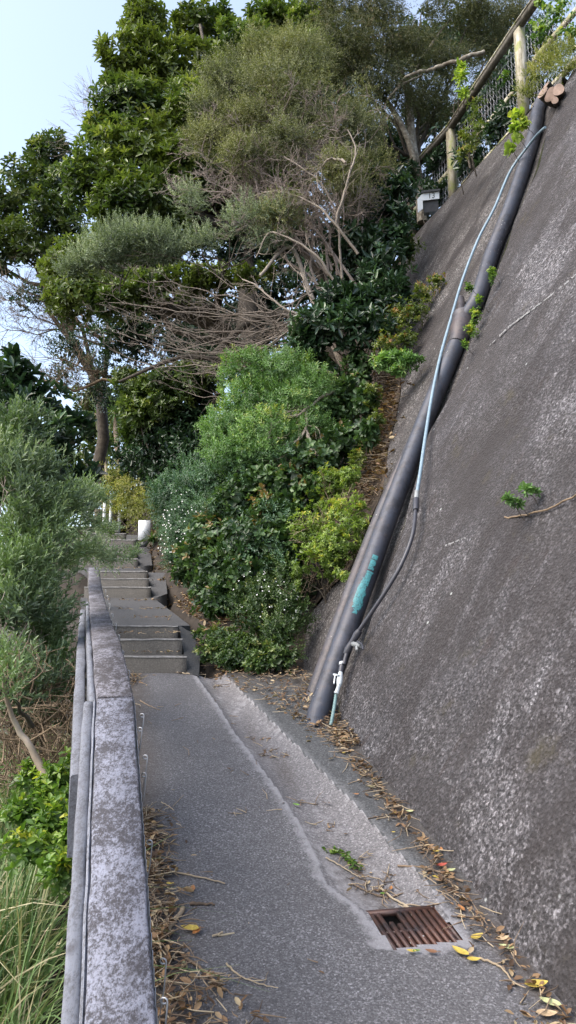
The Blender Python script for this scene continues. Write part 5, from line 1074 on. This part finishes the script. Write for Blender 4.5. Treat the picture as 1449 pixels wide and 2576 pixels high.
# individual fallen leaves
for nm, c in (('leaf_yellow', (.48, .36, .07)), ('leaf_orange', (.34, .15, .05)), ('leaf_red', (.34, .07, .045)), ('leaf_pale', (.42, .44, .22)), ('leaf_brown', (.20, .10, .05)), ('leaf_green', (.13, .26, .04)), ('leaf_tan', (.45, .33, .2))): plain(nm, c, .5, 0, .35, 60)
def fallen(px, py, L, mat, lab, ang=None, group=None, W=.44, lift=.012):
    L = L * 1.12
    p = on_path(px, py); u, y = U(p[0], p[1]), p[1]; z = float(path_h(np.array([u]), np.array([y]))[0]); a = rng.uniform(0, 6.28) if ang is None else math.radians(ang)
    d = nz(np.array([math.cos(a), math.sin(a), SL * math.sin(a)])); up = nz(np.array([0, -SL, 1.])); s = np.cross(d, up); n = 9; rows = []
    t = np.linspace(0, 1, n); w = W * L * .5 * np.sin(math.pi * t ** .8) ** .8
    c = np.array([p[0], y, z + lift]) + d * ((t - .5) * L)[:, None] + up * (.10 * L * (2 * t - 1) ** 2)[:, None]
    V = np.stack([c + s * w[:, None] + up * (w * .35)[:, None], c, c - s * w[:, None] + up * (w * .35)[:, None]], 1).reshape(-1, 3)
    f = [(i * 3 + j, i * 3 + j + 1, i * 3 + j + 4, i * 3 + j + 3) for i in range(n - 1) for j in (0, 1)]
    t_ = empty('fallen_leaf', (p[0], y, z), lab, 'leaf', group); mb = MB(); mb.add(V, f, .5); mb.build('blade', MAT[mat], t_)
    mb = MB(); mb.tube([c[0] + up * .001, c[0] - d * L * .22 + up * .004], .0009, 4); mb.build('stalk', MAT['leaf_brown'], t_)
for a in [(478, 2345, .075, 'leaf_yellow', 'yellow leaf lying across the twig heap by the rail', 170), (495, 2352, .05, 'leaf_orange', 'orange leaf tucked against the yellow leaf in the twig heap', 60), (485, 2240, .045, 'leaf_orange', 'orange leaf lying alone at the edge of the twig heap', 95),
          (428, 2229, .035, 'leaf_yellow', 'small yellow leaf on top of the twigs beside the rail', 0), (1112, 2184, .055, 'leaf_red', 'red leaf at the foot of the wall above the grate', 20), (1102, 2213, .05, 'leaf_yellow', 'yellow-green leaf just below the red leaf', 170),
          (1135, 2196, .045, 'leaf_pale', 'pale grey-green leaf beside the red leaf', 20), (983, 2212, .032, 'leaf_orange', 'curled orange leaf on the cement above the grate', 70), (963, 2222, .025, 'leaf_green', 'little green leaf on the cement above the grate', 10),
          (1160, 2290, .045, 'leaf_orange', 'tan oval leaf right of the grate', 110), (1158, 2403, .07, 'leaf_yellow', 'long yellow leaf below the lower right corner of the grate', 135), (1192, 2423, .05, 'leaf_yellow', 'round yellow leaf nearest below the grate corner', 0),
          (1200, 2366, .06, 'leaf_yellow', 'crumpled yellow leaf touching the right corner of the grate', 30), (1265, 2370, .055, 'leaf_tan', 'pale tan leaf pointing up the wall right of the grate', 20), (1275, 2392, .055, 'leaf_pale', 'pale green leaf on the litter right of the grate', 160),
          (1350, 2489, .085, 'leaf_yellow', 'big mottled yellow leaf near the lower right corner', 10), (1329, 2484, .03, 'leaf_green', 'small green leaf touching the big mottled leaf', 120), (1385, 2535, .07, 'leaf_pale', 'pale leaf below the big mottled leaf', 150),
          (1376, 2562, .07, 'leaf_tan', 'cream leaf cut by the bottom edge near the wall', 0), (1035, 2400, .035, 'leaf_yellow', 'yellow leaf stuck under the lower edge of the grate', 170), (1048, 2400, .03, 'leaf_green', 'green leaf beside the yellow one under the grate edge', 10), (1085, 2403, .045, 'leaf_brown', 'brown leaf under the lower edge of the grate', 160),
          (897, 2006, .03, 'leaf_orange', 'orange leaf on the verge between channel and wall', 0), (866, 1905, .03, 'leaf_yellow', 'upper small yellow leaf by the wall foot below the pipes', 30), (1000, 2054, .04, 'leaf_yellow', 'yellow leaf crossing a twig at the wall foot midway', 0), (1030, 2052, .04, 'leaf_pale', 'pale green leaf at the wall foot midway', 170),
          (990, 2100, .02, 'leaf_yellow', 'tiny yellow leaf on the verge', 0), (935, 1990, .035, 'leaf_pale', 'pale leaf by the wall foot above the twig crossing', 10), (1098, 2150, .03, 'leaf_yellow', 'round yellow leaf in the litter above the red leaf', 0), (1110, 2145, .035, 'leaf_orange', 'tan leaf in the litter above the red leaf', 80),
          (745, 2016, .04, 'leaf_green', 'wilted green leaf in the middle of the channel', 150), (522, 2462, .05, 'leaf_orange', 'torn orange leaf at the bottom of the path', 30), (464, 2440, .05, 'leaf_pale', 'greyish leaf among the twigs at the bottom', 110), (812, 1672, .03, 'leaf_orange', 'orange leaf at the foot of the small pipe', 80)]:
    fallen(a[0], a[1], a[2], a[3], a[4], a[5])
# wilted sprig in the channel
t = empty('wilted_sprig', on_path(865, 2125), 'limp green sprig lying in the channel above the grate', 'sprig'); mb = MB()
q = np.array([on_path(x, y) for x, y in [(820, 2120), (845, 2122), (870, 2135), (890, 2155), (905, 2165)]]) - UPV * .03; q = smooth(q, 26)
pp = np.repeat(q, 3, 0) + rng.normal(0, .006, (78, 3)); leaves(mb, pp, nz(rng.normal(size=(78, 3)) * (1, 1, .5)), nz(UPV + rng.normal(0, .5, (78, 3))), .030, .012, np.clip(rng.normal(.5, .2, 78), 0, 1), 6); mb.build('leaves', MAT['leaf_cover'], t)
mb = MB(); mb.tube(q, .002, 4); mb.build('stem', MAT['dry_twigs'], t)
# individual sticks on the path
def stick(px, r0, r1, lab, mat='dry_twigs', lift=.008, kids=0):
    q = []
    for x, y in px:
        p = on_path(x, y); u = U(p[0], p[1]); q.append([p[0], p[1], float(path_h(np.array([u]), np.array([p[1]]))[0]) + lift])
    q = smooth(np.array(q), 18); q = q + rng.normal(0, r0 * .25, q.shape); t = empty('fallen_twig', q.mean(0), lab, 'twig'); mb = MB(); mb.tube(q, np.linspace(r0, r1, 18), 7); mb.build('stick', MAT[mat], t)
    if kids:
        mb = MB()
        for k in rng.choice(np.arange(5, 17), kids): mb.tube(wiggle(q[k], q[k] + nz(rng.normal(size=3) * (1, 1, .1)) * .07, 4, .1), [r1, r1, r1 * .8, r1 * .5], 5)
        mb.build('offshoot', MAT[mat], t)
for a in [([(955, 2205), (985, 2230), (1020, 2255), (1045, 2276)], .005, .004, 'pale stick lying from the channel onto the top of the grate', 3), ([(1045, 2276), (1075, 2270), (1110, 2275)], .003, .002, 'bristly twig along the top edge of the grate', 3), ([(1000, 2168), (1080, 2190), (1165, 2222)], .005, .004, 'long dark twig running from the channel to the wall', 2),
          ([(1135, 2308), (1190, 2313), (1205, 2311)], .003, .002, 'short pale twig right of the grate', 1), ([(1205, 2415), (1260, 2440), (1295, 2484)], .005, .003, 'bent pale twig below the grate beside the wall', 2), ([(1097, 2240), (1130, 2255), (1155, 2275)], .0025, .002, 'thin curved twig above the right side of the grate', 1),
          ([(925, 2060), (1000, 2054), (1050, 2053), (1080, 2062)], .003, .002, 'long pale straw crossing the verge at the wall foot', 0), ([(420, 2195), (500, 2210), (565, 2226)], .0045, .003, 'straight pale twig sticking out of the upper twig heap', 1), ([(460, 2290), (435, 2330), (410, 2375)], .012, .004, 'thick grey broken stick in the twig heap', 0),
          ([(480, 2275), (510, 2275), (540, 2276)], .008, .004, 'dark broken stick end beside the thick grey one', 0), ([(440, 2395), (500, 2440), (568, 2498)], .006, .005, 'long scaly twig pointing down from the twig heap', 2), ([(405, 2020), (425, 2030), (438, 2040)], .003, .002, 'short pale twig alone on the path beside the rail', 1), ([(435, 2030), (462, 2002)], .002, .001, 'thin twig crossing the short pale twig', 0),
          ([(570, 2430), (600, 2460), (650, 2482), (700, 2492)], .004, .0015, 'feathery dry grass stalk on the lower path', 4), ([(820, 2148), (860, 2160), (900, 2180)], .004, .002, 'knobbly dark twig under the wilted sprig', 2), ([(430, 1692), (460, 1696), (485, 1697)], .007, .006, 'yellow-green stick at the foot of the nearest step', 1), ([(885, 2200), (920, 2215), (950, 2225)], .004, .002, 'small forked dark twig in the channel near the grate', 2),
          ([(352, 1765), (375, 1778), (405, 1790)], .005, .002, 'dark twig against the rail below the steps', 1), ([(535, 2360), (552, 2356), (560, 2350)], .004, .006, 'curled dry stalk on the open path', 1)]:
    stick(a[0], a[1], a[2], a[3], kids=a[4])
# ------------------------------------------------------------------ camera, light
cam = bpy.data.cameras.new('camera'); co = bpy.data.objects.new('camera', cam); COL.objects.link(co)
co.location = CAM; co.rotation_euler = (math.pi / 2 + PITCH, 0, 0)
cam.sensor_fit = 'VERTICAL'; cam.sensor_height = 36; cam.lens = F / 2576 * 36; cam.clip_end = 5000; cam.clip_start = .05
cam.shift_x = 0
S.camera = co
w = bpy.data.worlds.new('World'); S.world = w; w.use_nodes = True; nt = w.node_tree
sk = nt.nodes.new('ShaderNodeTexSky'); sk.sky_type = 'NISHITA'; sk.sun_disc = False
SEL, SAZ = math.radians(48), math.radians(245)    # azimuth clockwise from +Y
sk.sun_elevation = SEL; sk.sun_rotation = SAZ; sk.air_density = 1.0; sk.dust_density = 3.0; sk.ozone_density = 1.0
va = nt.nodes.new('ShaderNodeMix'); va.data_type = 'RGBA'; va.blend_type = 'ADD'; va.inputs[0].default_value = 1; va.inputs[7].default_value = (.55, .50, .36, 1)   # constant added to pale the sky and lift the ambient light
nt.links.new(sk.outputs[0], va.inputs[6]); nt.links.new(va.outputs[2], nt.nodes['Background'].inputs[0]); nt.nodes['Background'].inputs[1].default_value = .15
sl_ = bpy.data.lights.new('sun', 'SUN'); so = bpy.data.objects.new('sun', sl_); COL.objects.link(so)
sl_.energy = 1.1; sl_.angle = math.radians(50); sl_.color = (1, .96, .9)
d = Vector((math.sin(SAZ) * math.cos(SEL), math.cos(SAZ) * math.cos(SEL), math.sin(SEL)))
so.rotation_euler = d.to_track_quat('Z', 'Y').to_euler(); so.location = (-10, -10, 20)
S.view_settings.view_transform = 'Standard'; S.view_settings.look = 'None'; S.view_settings.exposure = 1.45; S.view_settings.gamma = 1
